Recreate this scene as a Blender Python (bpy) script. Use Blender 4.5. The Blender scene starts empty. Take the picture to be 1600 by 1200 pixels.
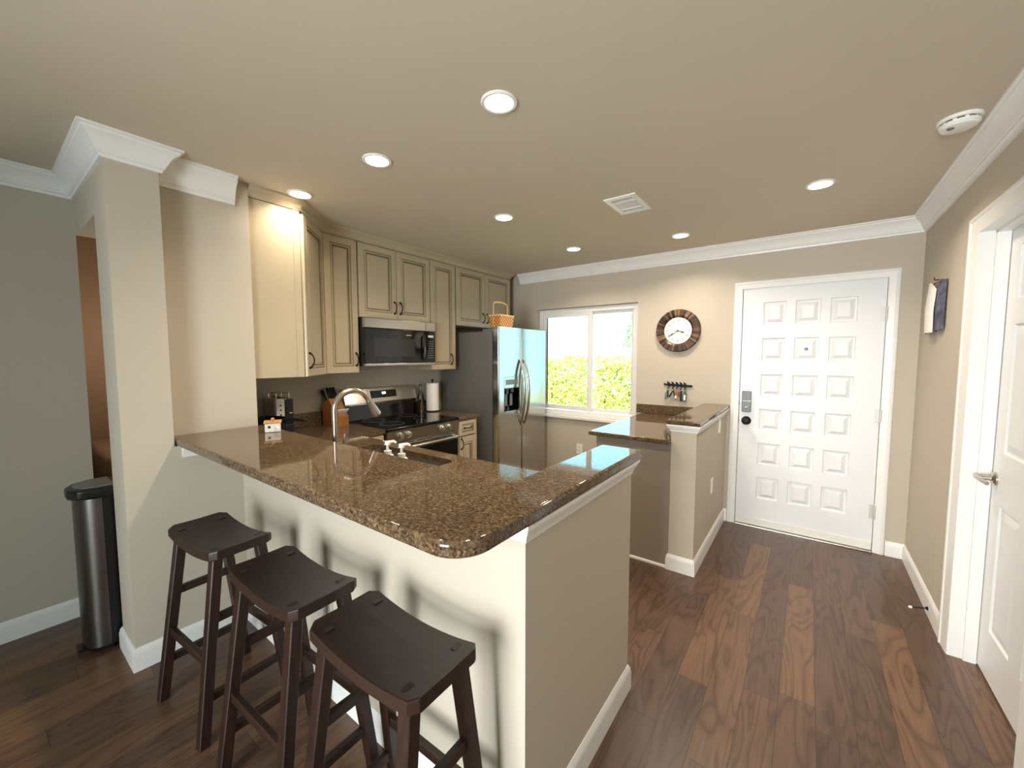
import bpy, bmesh, math, random
from mathutils import Vector, Matrix
random.seed(7)
S = bpy.context.scene
C = S.collection
PI = math.pi

# ------------------------------------------------------------------ camera
cam_d = bpy.data.cameras.new('camera')
cam = bpy.data.objects.new('camera', cam_d)
C.objects.link(cam)
cam_d.sensor_fit = 'HORIZONTAL'
cam_d.sensor_width = 36.0
cam_d.lens = 36.0 * 626.92 / 1600.0
cam_d.clip_start = 0.02
cr = Vector((8.03858129e-01, 5.94821071e-01, -4.46681904e-05))
cu = Vector((-0.04099075, 0.05547098, 0.99761853))
cf = Vector((-0.593407, 0.80194193, -0.06897295))
cam.matrix_world = Matrix(((cr.x, cu.x, -cf.x, 0.0), (cr.y, cu.y, -cf.y, 0.0), (cr.z, cu.z, -cf.z, 1.46497), (0, 0, 0, 1)))
S.camera = cam

# ------------------------------------------------------------------ world, sun, daylight, exposure
w = bpy.data.worlds.new('sky'); S.world = w
w.use_nodes = True
bgn = w.node_tree.nodes['Background']
bgn.inputs[0].default_value = (0.40, 0.84, 1.0, 1)
bgn.inputs[1].default_value = 4.4

def lamp(name, kind, loc, energy, color, direction=None, **kw):
    d = bpy.data.lights.new(name, kind)
    d.energy = energy; d.color = color
    for k, v in kw.items(): setattr(d, k, v)
    o = bpy.data.objects.new(name, d); C.objects.link(o); o.location = loc
    if direction is not None:
        o.rotation_euler = Vector(direction).to_track_quat('-Z', 'Y').to_euler()
    return o
lamp('sun', 'SUN', (0, -10, 20), 11.0, (1, .95, .80), (-.25, .75, -.85), angle=0.01)
# daylight entering the sliding glass door of the living room behind the camera
lamp('slider_daylight', 'AREA', (-.50, -2.2, 1.22), 88, (.99, .965, .95), (.10, 1, -.06), shape='RECTANGLE', size=1.15, size_y=1.75, spread=math.radians(122))
S.view_settings.view_transform = 'Standard'
S.view_settings.look = 'None'
S.view_settings.gamma = 1.0
S.view_settings.use_curve_mapping = False
S.view_settings.exposure = 0.0

# ------------------------------------------------------------------ materials
def lin(r, g, b):
    f = lambda c: (c / 255 / 12.92) if c / 255 <= .04045 else ((c / 255 + .055) / 1.055) ** 2.4
    return (f(r), f(g), f(b), 1)

class NT:
    def __init__(s, name):
        s.m = bpy.data.materials.new(name); s.m.use_nodes = True
        s.t = s.m.node_tree; s.b = s.t.nodes['Principled BSDF']
    def n(s, typ, **kw):
        x = s.t.nodes.new(typ)
        for k, v in kw.items(): setattr(x, k, v)
        return x
    def l(s, a, b): s.t.links.new(a, b)
    def math(s, op, a, b=None):
        x = s.n('ShaderNodeMath', operation=op)
        for i, v in enumerate((a, b)):
            if v is None: continue
            if isinstance(v, (int, float)): x.inputs[i].default_value = v
            else: s.l(v, x.inputs[i])
        return x.outputs[0]
    def ramp(s, fac, stops):
        x = s.n('ShaderNodeValToRGB'); e = x.color_ramp.elements
        while len(e) < len(stops): e.new(.5)
        for q, (p, c) in zip(e, stops): q.position = p; q.color = c
        s.l(fac, x.inputs[0]); return x.outputs[0]
    def mix(s, fac, a, b, blend='MIX'):
        x = s.n('ShaderNodeMix', data_type='RGBA', blend_type=blend)
        for i, v in ((0, fac), (6, a), (7, b)):
            if isinstance(v, (int, float)): x.inputs[i].default_value = v
            elif isinstance(v, tuple): x.inputs[i].default_value = v
            else: s.l(v, x.inputs[i])
        return x.outputs[2]
    def pos(s): return s.n('ShaderNodeNewGeometry').outputs['Position']
    def objc(s): return s.n('ShaderNodeTexCoord').outputs['Object']
    def mapping(s, v, scale=(1, 1, 1), loc=(0, 0, 0)):
        x = s.n('ShaderNodeMapping'); s.l(v, x.inputs[0])
        x.inputs['Scale'].default_value = scale; x.inputs['Location'].default_value = loc
        return x.outputs[0]
    def noise(s, v, scale, detail=3, rough=.5, dist=0):
        x = s.n('ShaderNodeTexNoise'); s.l(v, x.inputs['Vector'])
        x.inputs['Scale'].default_value = scale; x.inputs['Detail'].default_value = detail
        x.inputs['Roughness'].default_value = rough; x.inputs['Distortion'].default_value = dist
        return x.outputs[0]
    def bump(s, h, strength, dist=.01):
        x = s.n('ShaderNodeBump'); x.inputs['Strength'].default_value = strength
        x.inputs['Distance'].default_value = dist; s.l(h, x.inputs['Height'])
        s.l(x.outputs[0], s.b.inputs['Normal'])

def plain(name, col, rough=.5, metal=0, spec=.5, var=.04, vs=8, bump=0, coat=0):
    q = NT(name); b = q.b
    nz = q.noise(q.objc(), vs, 3)
    lo = tuple(c * (1 - var) for c in col[:3]) + (1,); hi = tuple(min(1, c * (1 + var)) for c in col[:3]) + (1,)
    q.l(q.ramp(nz, [(.3, lo), (.7, hi)]), b.inputs['Base Color'])
    b.inputs['Roughness'].default_value = rough; b.inputs['Metallic'].default_value = metal
    b.inputs['Specular IOR Level'].default_value = spec
    if coat: b.inputs['Coat Weight'].default_value = coat; b.inputs['Coat Roughness'].default_value = .1
    if bump: q.bump(q.noise(q.objc(), 180, 2), bump, .002)
    return q.m

def emis(name, col, strength):
    q = NT(name); q.b.inputs['Base Color'].default_value = col
    q.b.inputs['Emission Color'].default_value = col; q.b.inputs['Emission Strength'].default_value = strength
    return q.m

M = {}
M['wall'] = plain('wall_paint', lin(192, 182, 165), .75, var=.015, vs=2, bump=.06)
M['ceiling'] = plain('ceiling_paint', lin(205, 193, 173), .8, var=.015, vs=2, bump=.08)
M['white'] = plain('white_trim_paint', lin(238, 236, 232), .35, var=.01)
M['door'] = plain('white_door_paint', lin(232, 233, 234), .4, var=.01)
M['plastic'] = plain('white_plastic', lin(236, 234, 226), .35, var=.01)
M['cab'] = plain('cabinet_paint', lin(180, 166, 140), .28, var=.04, vs=3)
M['glaze'] = plain('cabinet_glaze', lin(122, 106, 82), .4, var=.1)
M['panel'] = plain('grey_panel_paint', lin(150, 138, 124), .5, var=.02)
M['bronze'] = plain('oil_bronze', lin(34, 27, 22), .4, .6)
M['black'] = plain('black_plastic', lin(16, 16, 17), .3, var=.05)
M['blackglass'] = plain('black_glass', lin(8, 9, 10), .06, var=.02)
M['darkvoid'] = plain('dark_cavity', lin(12, 12, 12), .8)
M['greyplas'] = plain('grey_plastic', lin(110, 114, 116), .35)
M['chrome'] = plain('chrome', lin(215, 212, 206), .12, 1, var=.01)
M['satin'] = plain('satin_hinge', lin(205, 203, 198), .35, .3, var=.01)
M['nickel'] = plain('brushed_nickel', lin(190, 182, 170), .24, 1, var=.03)
M['blackmetal'] = plain('black_metal', lin(18, 18, 20), .45, .5)
M['fridgeside'] = plain('grey_textured_steel', lin(118, 116, 110), .42, .3, var=.02, bump=.05)
M['rubber'] = plain('rubber', lin(40, 38, 36), .8)
M['blockwood'] = plain('knife_block_wood', lin(150, 92, 44), .4, var=.18, vs=14)
M['lidwood'] = plain('pale_wood', lin(190, 140, 88), .45, var=.12, vs=30)
M['linen'] = plain('white_cloth', lin(236, 232, 226), .9, var=.02, vs=60, bump=.3)
M['paper'] = plain('paper_towel_paper', lin(238, 234, 224), .9, var=.02, vs=60, bump=.2)
M['wallglow'] = plain('glow_tinted_wall_paint', lin(168, 140, 114), .8, var=.02, vs=2)  # wall colour browned to carry the orange glow seen inside the passage
M['tan'] = plain('tan_upholstery', lin(150, 122, 98), .85, var=.05, vs=40, bump=.3)
M['clockface'] = plain('clock_face', lin(244, 242, 226), .5, var=.01)
M['ink'] = plain('clock_ink', lin(40, 36, 34), .6)
M['amber'] = plain('amber_oil', lin(92, 66, 22), .1, var=.05)
M['lens'] = emis('lamp_lens', (1, .84, .62, 1), 26)
M['digits'] = emis('display_glow', (.9, .97, 1, 1), 2.0)
M['screen'] = emis('display_dim', (.5, .55, .6, 1), .12)

def steel(name, col, rough, axis):
    q = NT(name); b = q.b
    sc = [60, 60, 60]; sc[axis] = 1.2
    nz = q.noise(q.mapping(q.pos(), tuple(sc)), 6, 3)
    lo = tuple(c * .9 for c in col[:3]) + (1,)
    q.l(q.ramp(nz, [(.3, lo), (.7, col)]), b.inputs['Base Color'])
    r = q.math('ADD', q.math('MULTIPLY', nz, .10), rough - .05); q.l(r, b.inputs['Roughness'])
    b.inputs['Metallic'].default_value = 1
    return q.m
M['steel'] = steel('stainless_steel', lin(192, 188, 180), .2, 1)
M['steelv'] = steel('stainless_steel_upright', lin(196, 194, 190), .17, 2)
M['trashsteel'] = steel('dull_stainless', lin(122, 117, 111), .36, 2)
M['sinksteel'] = steel('sink_steel', lin(190, 188, 182), .3, 0)

def granite(name, rough=.045):
    q = NT(name); p = q.pos()
    a = q.noise(p, 120, 4, .65); v = q.n('ShaderNodeTexVoronoi'); q.l(p, v.inputs['Vector']); v.inputs['Scale'].default_value = 150
    v2 = q.n('ShaderNodeTexVoronoi'); q.l(p, v2.inputs['Vector']); v2.inputs['Scale'].default_value = 260
    sep = q.n('ShaderNodeSeparateColor'); q.l(v.outputs['Color'], sep.inputs[0])
    sp2 = q.n('ShaderNodeSeparateColor'); q.l(v2.outputs['Color'], sp2.inputs[0])
    c1 = q.ramp(sep.outputs[0], [(0, lin(26, 19, 15)), (.25, lin(48, 36, 27)), (.5, lin(88, 70, 51)), (.78, lin(110, 90, 66)), (1, lin(150, 130, 104))])
    c2 = q.ramp(a, [(.38, lin(32, 23, 18)), (.5, lin(82, 65, 47)), (.64, lin(132, 111, 84))])
    c3 = q.mix(.45, c1, c2)
    c4 = q.mix(.25, c3, q.ramp(sp2.outputs[0], [(.1, lin(22, 16, 12)), (.9, lin(132, 108, 80))]))
    q.l(c4, q.b.inputs['Base Color'])
    q.b.inputs['Roughness'].default_value = rough
    q.b.inputs['IOR'].default_value = 1.5
    return q.m
M['granite'] = granite('brown_granite')

def woodfloor():
    q = NT('walnut_plank_floor'); p = q.pos()
    sx = q.n('ShaderNodeSeparateXYZ'); q.l(p, sx.inputs[0])
    X, Y = sx.outputs[0], sx.outputs[1]
    xs = q.math('DIVIDE', q.math('ADD', X, 20.017), .128)
    col = q.math('FLOOR', xs); fx = q.math('FRACT', xs)
    wn = q.n('ShaderNodeTexWhiteNoise', noise_dimensions='1D'); q.l(col, wn.inputs['W'])
    ys = q.math('ADD', q.math('DIVIDE', q.math('ADD', Y, 20), 1.05), q.math('MULTIPLY', wn.outputs['Value'], 7.3))
    row = q.math('FLOOR', ys); fy = q.math('FRACT', ys)
    pid = q.math('ADD', q.math('MULTIPLY', col, 13.37), q.math('MULTIPLY', row, 3.71))
    w2 = q.n('ShaderNodeTexWhiteNoise', noise_dimensions='1D'); q.l(pid, w2.inputs['W'])
    cmb = q.n('ShaderNodeCombineXYZ')
    q.l(q.math('ADD', X, q.math('MULTIPLY', w2.outputs['Value'], 37.0)), cmb.inputs[0]); q.l(Y, cmb.inputs[1]); q.l(q.math('MULTIPLY', pid, .77), cmb.inputs[2])
    base = cmb.outputs[0]
    # cathedral grain: contour lines of a stretched noise
    fig = q.noise(q.mapping(base, (7, 1.1, 1)), 1.0, 2, .5, .6)
    rings = q.math('ABSOLUTE', q.math('SUBTRACT', q.math('FRACT', q.math('MULTIPLY', fig, 11.0)), .5))
    fine = q.noise(q.mapping(base, (150, 5, 1)), 1.0, 4, .6)
    tone = q.ramp(w2.outputs['Value'], [(0, lin(86, 65, 53)), (.4, lin(95, 71, 56)), (.75, lin(102, 76, 58)), (1, lin(118, 88, 64))])
    dark = q.ramp(rings, [(0, (.40, .36, .33, 1)), (.13, (.80, .78, .76, 1)), (.3, (1.0, 1.0, 1.0, 1)), (.5, (1.1, 1.1, 1.1, 1))])
    c = q.mix(.66, tone, dark, 'MULTIPLY')
    c = q.mix(.45, c, q.ramp(fine, [(.35, (.62, .6, .58, 1)), (.6, (1.1, 1.1, 1.1, 1))]), 'MULTIPLY')
    ex = q.math('MINIMUM', fx, q.math('SUBTRACT', 1, fx)); ey = q.math('MINIMUM', fy, q.math('SUBTRACT', 1, fy))
    seam = q.math('MINIMUM', q.math('MULTIPLY', ex, .128), q.math('MULTIPLY', ey, 1.05))
    sm = q.math('LESS_THAN', seam, .0012)
    c = q.mix(q.math('MULTIPLY', sm, .7), c, (.012, .008, .006, 1))
    q.l(c, q.b.inputs['Base Color'])
    q.b.inputs['Roughness'].default_value = .34
    q.l(q.math('ADD', q.math('MULTIPLY', fine, .16), .27), q.b.inputs['Roughness'])
    h = q.math('SUBTRACT', q.math('MULTIPLY', fine, .25), sm)
    q.bump(h, .12, .003)
    return q.m
M['floor'] = woodfloor()

def wood(name, a, b, rough=.35, axis=0, s=1.0, coat=0):
    q = NT(name); sc = [34 * s, 34 * s, 34 * s]; sc[axis] = 3 * s
    f = q.noise(q.mapping(q.objc(), tuple(sc)), 1, 4, .6, .8)
    q.l(q.ramp(f, [(.32, a), (.68, b)]), q.b.inputs['Base Color'])
    q.b.inputs['Roughness'].default_value = rough
    if coat: q.b.inputs['Coat Weight'].default_value = coat
    return q.m
M['espresso'] = wood('espresso_wood', lin(30, 18, 13), lin(52, 33, 24), .42, 0)
M['espressov'] = wood('espresso_wood_upright', lin(30, 17, 12), lin(52, 32, 22), .42, 2)
M['espressod'] = wood('espresso_endgrain', lin(27, 16, 11), lin(45, 28, 20), .42, 2)
STAVES = []
for i, (r, g, b) in enumerate([(72, 46, 30), (98, 66, 42), (52, 32, 22), (124, 88, 58), (84, 58, 44), (40, 26, 20), (150, 116, 84), (108, 74, 44)]):
    STAVES.append(wood('clock_stave_%d' % i, lin(r * .8, g * .8, b * .8), lin(r, g, b), .35, 0))

def basketmat():
    q = NT('woven_splint'); 
    ch = q.n('ShaderNodeTexChecker'); q.l(q.mapping(q.objc(), (1, 1, 1)), ch.inputs['Vector']); ch.inputs['Scale'].default_value = 56
    ch.inputs['Color1'].default_value = lin(222, 160, 84); ch.inputs['Color2'].default_value = lin(150, 88, 36)
    q.l(ch.outputs[0], q.b.inputs['Base Color']); q.b.inputs['Roughness'].default_value = .5
    q.bump(ch.outputs['Fac'], .5, .004)
    return q.m
M['basket'] = basketmat()
M['splint'] = plain('pale_splint', lin(226, 186, 128), .5, var=.08, vs=20)

def glass():
    q = NT('window_glass'); t = q.t
    tr = q.n('ShaderNodeBsdfTransparent'); gl = q.n('ShaderNodeBsdfGlossy'); gl.inputs['Roughness'].default_value = .02
    fr = q.n('ShaderNodeFresnel'); fr.inputs['IOR'].default_value = 1.45
    mx = q.n('ShaderNodeMixShader'); q.l(fr.outputs[0], mx.inputs[0]); q.l(tr.outputs[0], mx.inputs[1]); q.l(gl.outputs[0], mx.inputs[2])
    tr.inputs[0].default_value = (.96, .98, .97, 1)
    q.l(mx.outputs[0], t.nodes['Material Output'].inputs[0])
    return q.m
M['glass'] = glass()
def clear():
    q = NT('clear_plastic'); q.b.inputs['Base Color'].default_value = (.9, .92, .9, 1); q.b.inputs['Transmission Weight'].default_value = .9
    q.b.inputs['Roughness'].default_value = .05; q.b.inputs['IOR'].default_value = 1.4
    return q.m
M['clear'] = clear()

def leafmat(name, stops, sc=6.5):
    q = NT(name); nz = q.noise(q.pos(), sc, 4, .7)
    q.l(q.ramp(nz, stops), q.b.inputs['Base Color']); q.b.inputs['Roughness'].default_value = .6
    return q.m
M['leaf'] = leafmat('hedge_leaves_with_glare', [(.30, lin(120, 140, 80)), (.42, lin(196, 200, 70)), (.50, lin(240, 232, 120)), (.58, lin(250, 248, 200)), (.66, lin(214, 216, 90)), (.74, lin(250, 250, 230))], 15)  # near-white stops paint overexposed sun sparkle into the leaf colour
M['leafdark'] = leafmat('tree_leaves', [(.3, lin(120, 160, 80)), (.7, lin(190, 210, 130))])
M['grass'] = plain('dry_grass', lin(190, 180, 120), .9, var=.2, vs=3)
M['towelnavy'] = plain('navy_print_cloth', lin(92, 92, 112), .9, var=.55, vs=26, bump=.3)

# ------------------------------------------------------------------ mesh helpers
class MB:
    def __init__(s): s.bm = bmesh.new(); s.mi = 0
    def _add(s, tmp):
        for f in tmp.faces:
            if f.material_index == 0: f.material_index = s.mi
        me = bpy.data.meshes.new('t'); tmp.to_mesh(me); s.bm.from_mesh(me); bpy.data.meshes.remove(me); tmp.free()
        return s
    def box(s, x0, x1, y0, y1, z0, z1, bev=0, seg=2):
        t = bmesh.new(); bmesh.ops.create_cube(t, size=1)
        for v in t.verts:
            v.co = Vector((x0 + (v.co.x + .5) * (x1 - x0), y0 + (v.co.y + .5) * (y1 - y0), z0 + (v.co.z + .5) * (z1 - z0)))
        if bev: bmesh.ops.bevel(t, geom=t.edges[:], offset=bev, segments=seg, affect='EDGES', profile=.5)
        return s._add(t)
    def prism(s, poly, z0, z1, bev=0, seg=2):
        t = bmesh.new()
        lo = [t.verts.new((p[0], p[1], z0)) for p in poly]; hi = [t.verts.new((p[0], p[1], z1)) for p in poly]
        t.faces.new(lo[::-1]); t.faces.new(hi); n = len(poly)
        for i in range(n): t.faces.new((lo[i], lo[(i + 1) % n], hi[(i + 1) % n], hi[i]))
        bmesh.ops.recalc_face_normals(t, faces=t.faces[:])
        if bev:
            es = [e for e in t.edges if abs(e.verts[0].co.z - e.verts[1].co.z) < 1e-6]
            bmesh.ops.bevel(t, geom=es, offset=bev, segments=seg, affect='EDGES', profile=.5)
        return s._add(t)
    def prism_axis(s, poly, a0, a1, axis, bev=0):
        # poly in the two remaining axes (in xyz order), extruded along axis
        k = len(s.bm.verts); t = MB(); t.prism(poly, a0, a1, bev)
        for v in t.bm.verts:
            p, q, r = v.co
            v.co = (r, p, q) if axis == 0 else (p, r, q) if axis == 1 else (p, q, r)
        bmesh.ops.recalc_face_normals(t.bm, faces=t.bm.faces[:])
        return s._add(t.bm)
    def loft(s, secs, cap=True, closed=True):
        t = bmesh.new(); R = [[t.verts.new(p) for p in sec] for sec in secs]; n = len(secs[0])
        for a, b in zip(R[:-1], R[1:]):
            for i in range(n if closed else n - 1):
                t.faces.new((a[i], a[(i + 1) % n], b[(i + 1) % n], b[i]))
        if cap: t.faces.new(R[0][::-1]); t.faces.new(R[-1])
        bmesh.ops.recalc_face_normals(t, faces=t.faces[:])
        return s._add(t)
    def tube(s, pts, r, seg=10, flat=1.0, up=None):
        pts = [Vector(p) for p in pts]; secs = []; prev = None
        for i, p in enumerate(pts):
            d = (pts[min(i + 1, len(pts) - 1)] - pts[max(i - 1, 0)]).normalized()
            if prev is None:
                a = Vector(up) if up else (Vector((0, 0, 1)) if abs(d.z) < .9 else Vector((1, 0, 0)))
                a = (a - d * a.dot(d)).normalized()
            else:
                a = (prev - d * prev.dot(d)).normalized()
            prev = a; b = d.cross(a)
            rr = r[i] if isinstance(r, (list, tuple)) else r
            secs.append([p + a * math.cos(2 * PI * k / seg) * rr + b * math.sin(2 * PI * k / seg) * rr * flat for k in range(seg)])
        return s.loft(secs)
    def lathe(s, prof, o=(0, 0, 0), axis=(0, 0, 1), seg=28, cap=True):
        z = Vector(axis).normalized(); a = Vector((1, 0, 0)) if abs(z.x) < .9 else Vector((0, 1, 0))
        a = (a - z * a.dot(z)).normalized(); b = z.cross(a); o = Vector(o)
        return s.loft([[o + z * h + (a * math.cos(2 * PI * k / seg) + b * math.sin(2 * PI * k / seg)) * max(r, 1e-4) for k in range(seg)] for r, h in prof], cap=cap)
    def bar(s, p0, p1, w0, d0, w1=None, d1=None, bev=.002):
        w1 = w1 or w0; d1 = d1 or d0
        f = lambda p, ww, dd: [(p[0] - ww / 2, p[1] - dd / 2, p[2]), (p[0] + ww / 2, p[1] - dd / 2, p[2]), (p[0] + ww / 2, p[1] + dd / 2, p[2]), (p[0] - ww / 2, p[1] + dd / 2, p[2])]
        t = MB(); t.loft([f(p0, w0, d0), f(p1, w1, d1)])
        if bev: bmesh.ops.bevel(t.bm, geom=t.bm.edges[:], offset=bev, segments=1, affect='EDGES')
        return s._add(t.bm)
    def rod(s, p0, p1, a, b, upv, bev=.002):
        # rectangular rod between two points; a = half size along upv, b = half size across
        p0 = Vector(p0); p1 = Vector(p1); d = (p1 - p0).normalized(); u = Vector(upv); u = (u - d * u.dot(d)).normalized(); v = d.cross(u)
        f = lambda p: [p + u * a + v * b, p - u * a + v * b, p - u * a - v * b, p + u * a - v * b]
        t = MB(); t.loft([f(p0), f(p1)])
        if bev: bmesh.ops.bevel(t.bm, geom=t.bm.edges[:], offset=bev, segments=1, affect='EDGES')
        return s._add(t.bm)
    def panel(s, o, U, V, N, w, h, rings):
        # concentric rectangles: rings = [(inset, depth, material)], the last one is filled
        o = Vector(o); U = Vector(U); V = Vector(V); N = Vector(N); t = bmesh.new(); prev = None
        for ins, d, mi in rings:
            c = [t.verts.new(o + U * x + V * y + N * d) for x, y in ((ins, ins), (w - ins, ins), (w - ins, h - ins), (ins, h - ins))]
            if prev:
                for i in range(4):
                    f = t.faces.new((prev[i], prev[(i + 1) % 4], c[(i + 1) % 4], c[i])); f.material_index = mi
            else:
                f = t.faces.new(c[::-1])
            prev = c
        f = t.faces.new(prev); f.material_index = rings[-1][2]
        bmesh.ops.recalc_face_normals(t, faces=t.faces[:])
        return s._add(t)
    def build(s, name, mats, parent=None, loc=None, smooth=35, local=False):
        bm = s.bm
        bmesh.ops.remove_doubles(bm, verts=bm.verts[:], dist=1e-6)
        if not isinstance(mats, (list, tuple)): mats = [mats]
        if parent is not None and not local:
            L = root_loc(parent)
        elif parent is None and not local:
            xs = [v.co for v in bm.verts]
            L = Vector(((min(c.x for c in xs) + max(c.x for c in xs)) / 2, (min(c.y for c in xs) + max(c.y for c in xs)) / 2, min(c.z for c in xs)))
        else: L = Vector((0, 0, 0))
        for v in bm.verts: v.co -= L
        me = bpy.data.meshes.new(name); 
        bmesh.ops.recalc_face_normals(bm, faces=bm.faces[:])
        bm.to_mesh(me); bm.free()
        for m in mats: me.materials.append(m)
        if smooth:
            me.polygons.foreach_set('use_smooth', [True] * len(me.polygons))
            me.set_sharp_from_angle(angle=math.radians(smooth))
        o = bpy.data.objects.new(name, me); C.objects.link(o)
        if smooth:
            wm = o.modifiers.new('weighted_normals', 'WEIGHTED_NORMAL'); wm.weight = 90; wm.keep_sharp = True
        if parent is not None: o.parent = parent
        elif not local: o.location = L
        if loc is not None: o.location = loc
        return o

def root_loc(p):
    L = Vector(p.location)
    while p.parent is not None:
        p = p.parent; L = L + Vector(p.location)
    return L
def thing(name, loc, label, cat, group=None, rotz=0):
    o = bpy.data.objects.new(name, None); C.objects.link(o); o.location = loc; o.rotation_euler = (0, 0, rotz)
    o.empty_display_size = .05
    return tag(o, label, cat, group)
def tag(o, label, cat, group=None, kind=None):
    o['label'] = label; o['category'] = cat
    if group: o['group'] = group
    if kind: o['kind'] = kind
    return o
def struct(o): o['kind'] = 'structure'; return o
def B(x0, x1, y0, y1, z0, z1, bev=0, seg=2): return MB().box(x0, x1, y0, y1, z0, z1, bev, seg)
def dup_tree(root, loc, label=None, rotz=None):
    def cp(o, par):
        c = o.copy(); C.objects.link(c)
        if par is not None: c.parent = par; c.matrix_parent_inverse = o.matrix_parent_inverse.copy()
        for k in list(o.children): cp(k, c)
        return c
    r = cp(root, None); r.location = loc
    if label: r['label'] = label
    if rotz is not None: r.rotation_euler = (0, 0, rotz)
    return r
def sweep(path, prof, side, z, closed=False):
    """profile (out, up) swept along a 2D path with mitred corners; side +1 = left of travel"""
    P = [Vector(p) for p in path]; n = len(P); secs = []
    for i in range(n):
        ds = []
        if i > 0: ds.append((P[i] - P[i - 1]).normalized())
        if i < n - 1: ds.append((P[i + 1] - P[i]).normalized())
        ns = [Vector((-d.y, d.x)) * side for d in ds]
        m = ns[0] if len(ns) == 1 else (ns[0] + ns[1]) / (1 + ns[0].dot(ns[1]))
        secs.append([(P[i].x + m.x * a, P[i].y + m.y * a, z + b) for a, b in prof])
    return MB().loft(secs)
def arc(c, r, a0, a1, n): return [(c[0] + r * math.cos(a0 + (a1 - a0) * i / n), c[1] + r * math.sin(a0 + (a1 - a0) * i / n)) for i in range(n + 1)]
def text(body, size, mat, parent, loc, rot, name='numeral', ext=.0004):
    d = bpy.data.curves.new(name, 'FONT'); d.body = body; d.size = size; d.extrude = ext; d.align_x = 'CENTER'; d.align_y = 'CENTER'
    d.materials.append(mat)
    tmp = bpy.data.objects.new('tmp', d); me = bpy.data.meshes.new_from_object(tmp); bpy.data.objects.remove(tmp); bpy.data.curves.remove(d)
    o = bpy.data.objects.new(name, me); C.objects.link(o); o.parent = parent
    o.location = Vector(loc) - root_loc(parent); o.rotation_euler = rot
    return o

# ------------------------------------------------------------------ measured layout
XR, YF, XL, XK, ZC = 0.609, 3.947, -3.262, -3.18, 2.42
XC, YC = -2.465, 0.387          # corner of the column
XB = -2.552                     # set-back face above the bar
ZB, ZK = 1.067, 0.914           # bar top, kitchen counter top
YB = -2.0                       # living-room wall with the sliding door
XRL = 1.7                       # living-room right wall

# ================================================================== SETTING
struct(B(-4.5, 2.0, YB - .2, YF + .14, -.06, 0).build('floor', M['floor'], smooth=0))
struct(B(-4.5, 2.0, YB - .2, YF + .14, ZC, ZC + .1).build('ceiling', M['ceiling'], smooth=0))
# far wall with window and door openings
WX0, WX1, WZ0, WZ1 = -2.555, -1.378, .80, 1.998
DX0, DX1, DZ1 = -.487, .445, 2.045
t = MB()
t.box(XK - .12, WX0, YF, YF + .14, 0, ZC); t.box(WX1, DX0, YF, YF + .14, 0, ZC); t.box(DX1, XR + .2, YF, YF + .14, 0, ZC)
t.box(WX0, WX1, YF, YF + .14, 0, WZ0); t.box(WX0, WX1, YF, YF + .14, WZ1, ZC); t.box(DX0, DX1, YF, YF + .14, DZ1, ZC)
struct(t.build('wall_far', M['wall'], smooth=0))
# right wall with the interior door opening
RY0, RY1, RZ1 = 1.99, 2.787, 2.033
t = MB(); t.box(XR, XR + .16, RY1, YF + .05, 0, ZC); t.box(XR, XR + .16, RY0, RY1, RZ1, ZC); t.box(XR, XR + .16, .75, RY0, 0, ZC)
t.box(XR + .16, XRL, .75, .87, 0, ZC)
struct(t.build('wall_right', M['wall'], smooth=0))
struct(B(XRL, XRL + .12, YB, .75, 0, ZC).build('wall_living_right', M['wall'], smooth=0))
struct(B(XL - .12, XL, YB, YC, 0, ZC).build('wall_left', M['wall'], smooth=0))
# living-room wall behind the camera with the sliding glass door opening
t = MB(); t.box(XL - .12, -1.25, YB - .14, YB, 0, ZC); t.box(.25, XRL + .12, YB - .14, YB, 0, ZC); t.box(-1.25, .25, YB - .14, YB, 2.15, ZC)
struct(t.build('wall_back', M['wall'], smooth=0))
struct(B(XK - .12, XK, .975, YF, 0, ZC).build('wall_kitchen', M['wall'], smooth=0))
# column, passage opening beside it, wall end above the bar
t = MB()
t.box(-2.722, XC, YC, .572, 0, ZC); t.box(-2.722, XB, .572, .975, 0, ZC); t.box(XB - .02, XC, .572, .86, 0, ZB - .04)
t.box(-4.3, -2.722, .86, .975, 0, ZC)
t.box(XL - .005, -2.722, YC, .50, 2.128, ZC)
struct(t.build('wall_column', M['wall'], smooth=0))
struct(B(-4.42, -4.3, .2, .975, 0, ZC).build('wall_alcove', M['wallglow'], smooth=0))
struct(B(-4.3, XL - .12, .28, YC, 0, ZC).build('wall_alcove_front', M['wall'], smooth=0))
# pony walls under the raised bar, and the half wall by the entry
t = MB(); t.box(XC, -.59, .858, .975, 0, ZB - .042); t.box(-.707, -.59, .975, 1.651, 0, ZB - .042)
struct(t.build('wall_bar', M['wall'], smooth=0))
struct(B(-.7305, -.57, 2.796, YF, 0, 1.01).build('wall_entry', M['wall'], smooth=0))

CROWN = [(0, -.107), (.011, -.107), (.014, -.094), (.022, -.089), (.022, -.08), (.028, -.074), (.034, -.058), (.043, -.042), (.056, -.029), (.068, -.021), (.068, -.012), (.08, -.009), (.08, 0), (0, 0)]
BASE = [(0, 0), (.014, 0), (.014, .078), (.011, .086), (.011, .094), (.006, .102), (.004, .108), (0, .108)]
struct(sweep([(-2.79, YF), (XR, YF), (XR, .75), (XRL, .75), (XRL, YB)], CROWN, -1, ZC).build('trim_1', M['white']))
struct(sweep([(XL, YB), (XL, YC), (XC, YC), (XC, .5725), (XB, .5725)], CROWN, -1, ZC).build('trim_2', M['white']))
struct(sweep([(XB, .574), (XB, .905)], [(a * .95, b * 1.28) for a, b in CROWN], -1, ZC).build('trim_3', M['white']))
struct(sweep([(XL, YB), (XL, YC - .002)], BASE, -1, 0).build('baseboard_left', M['white']))
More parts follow.
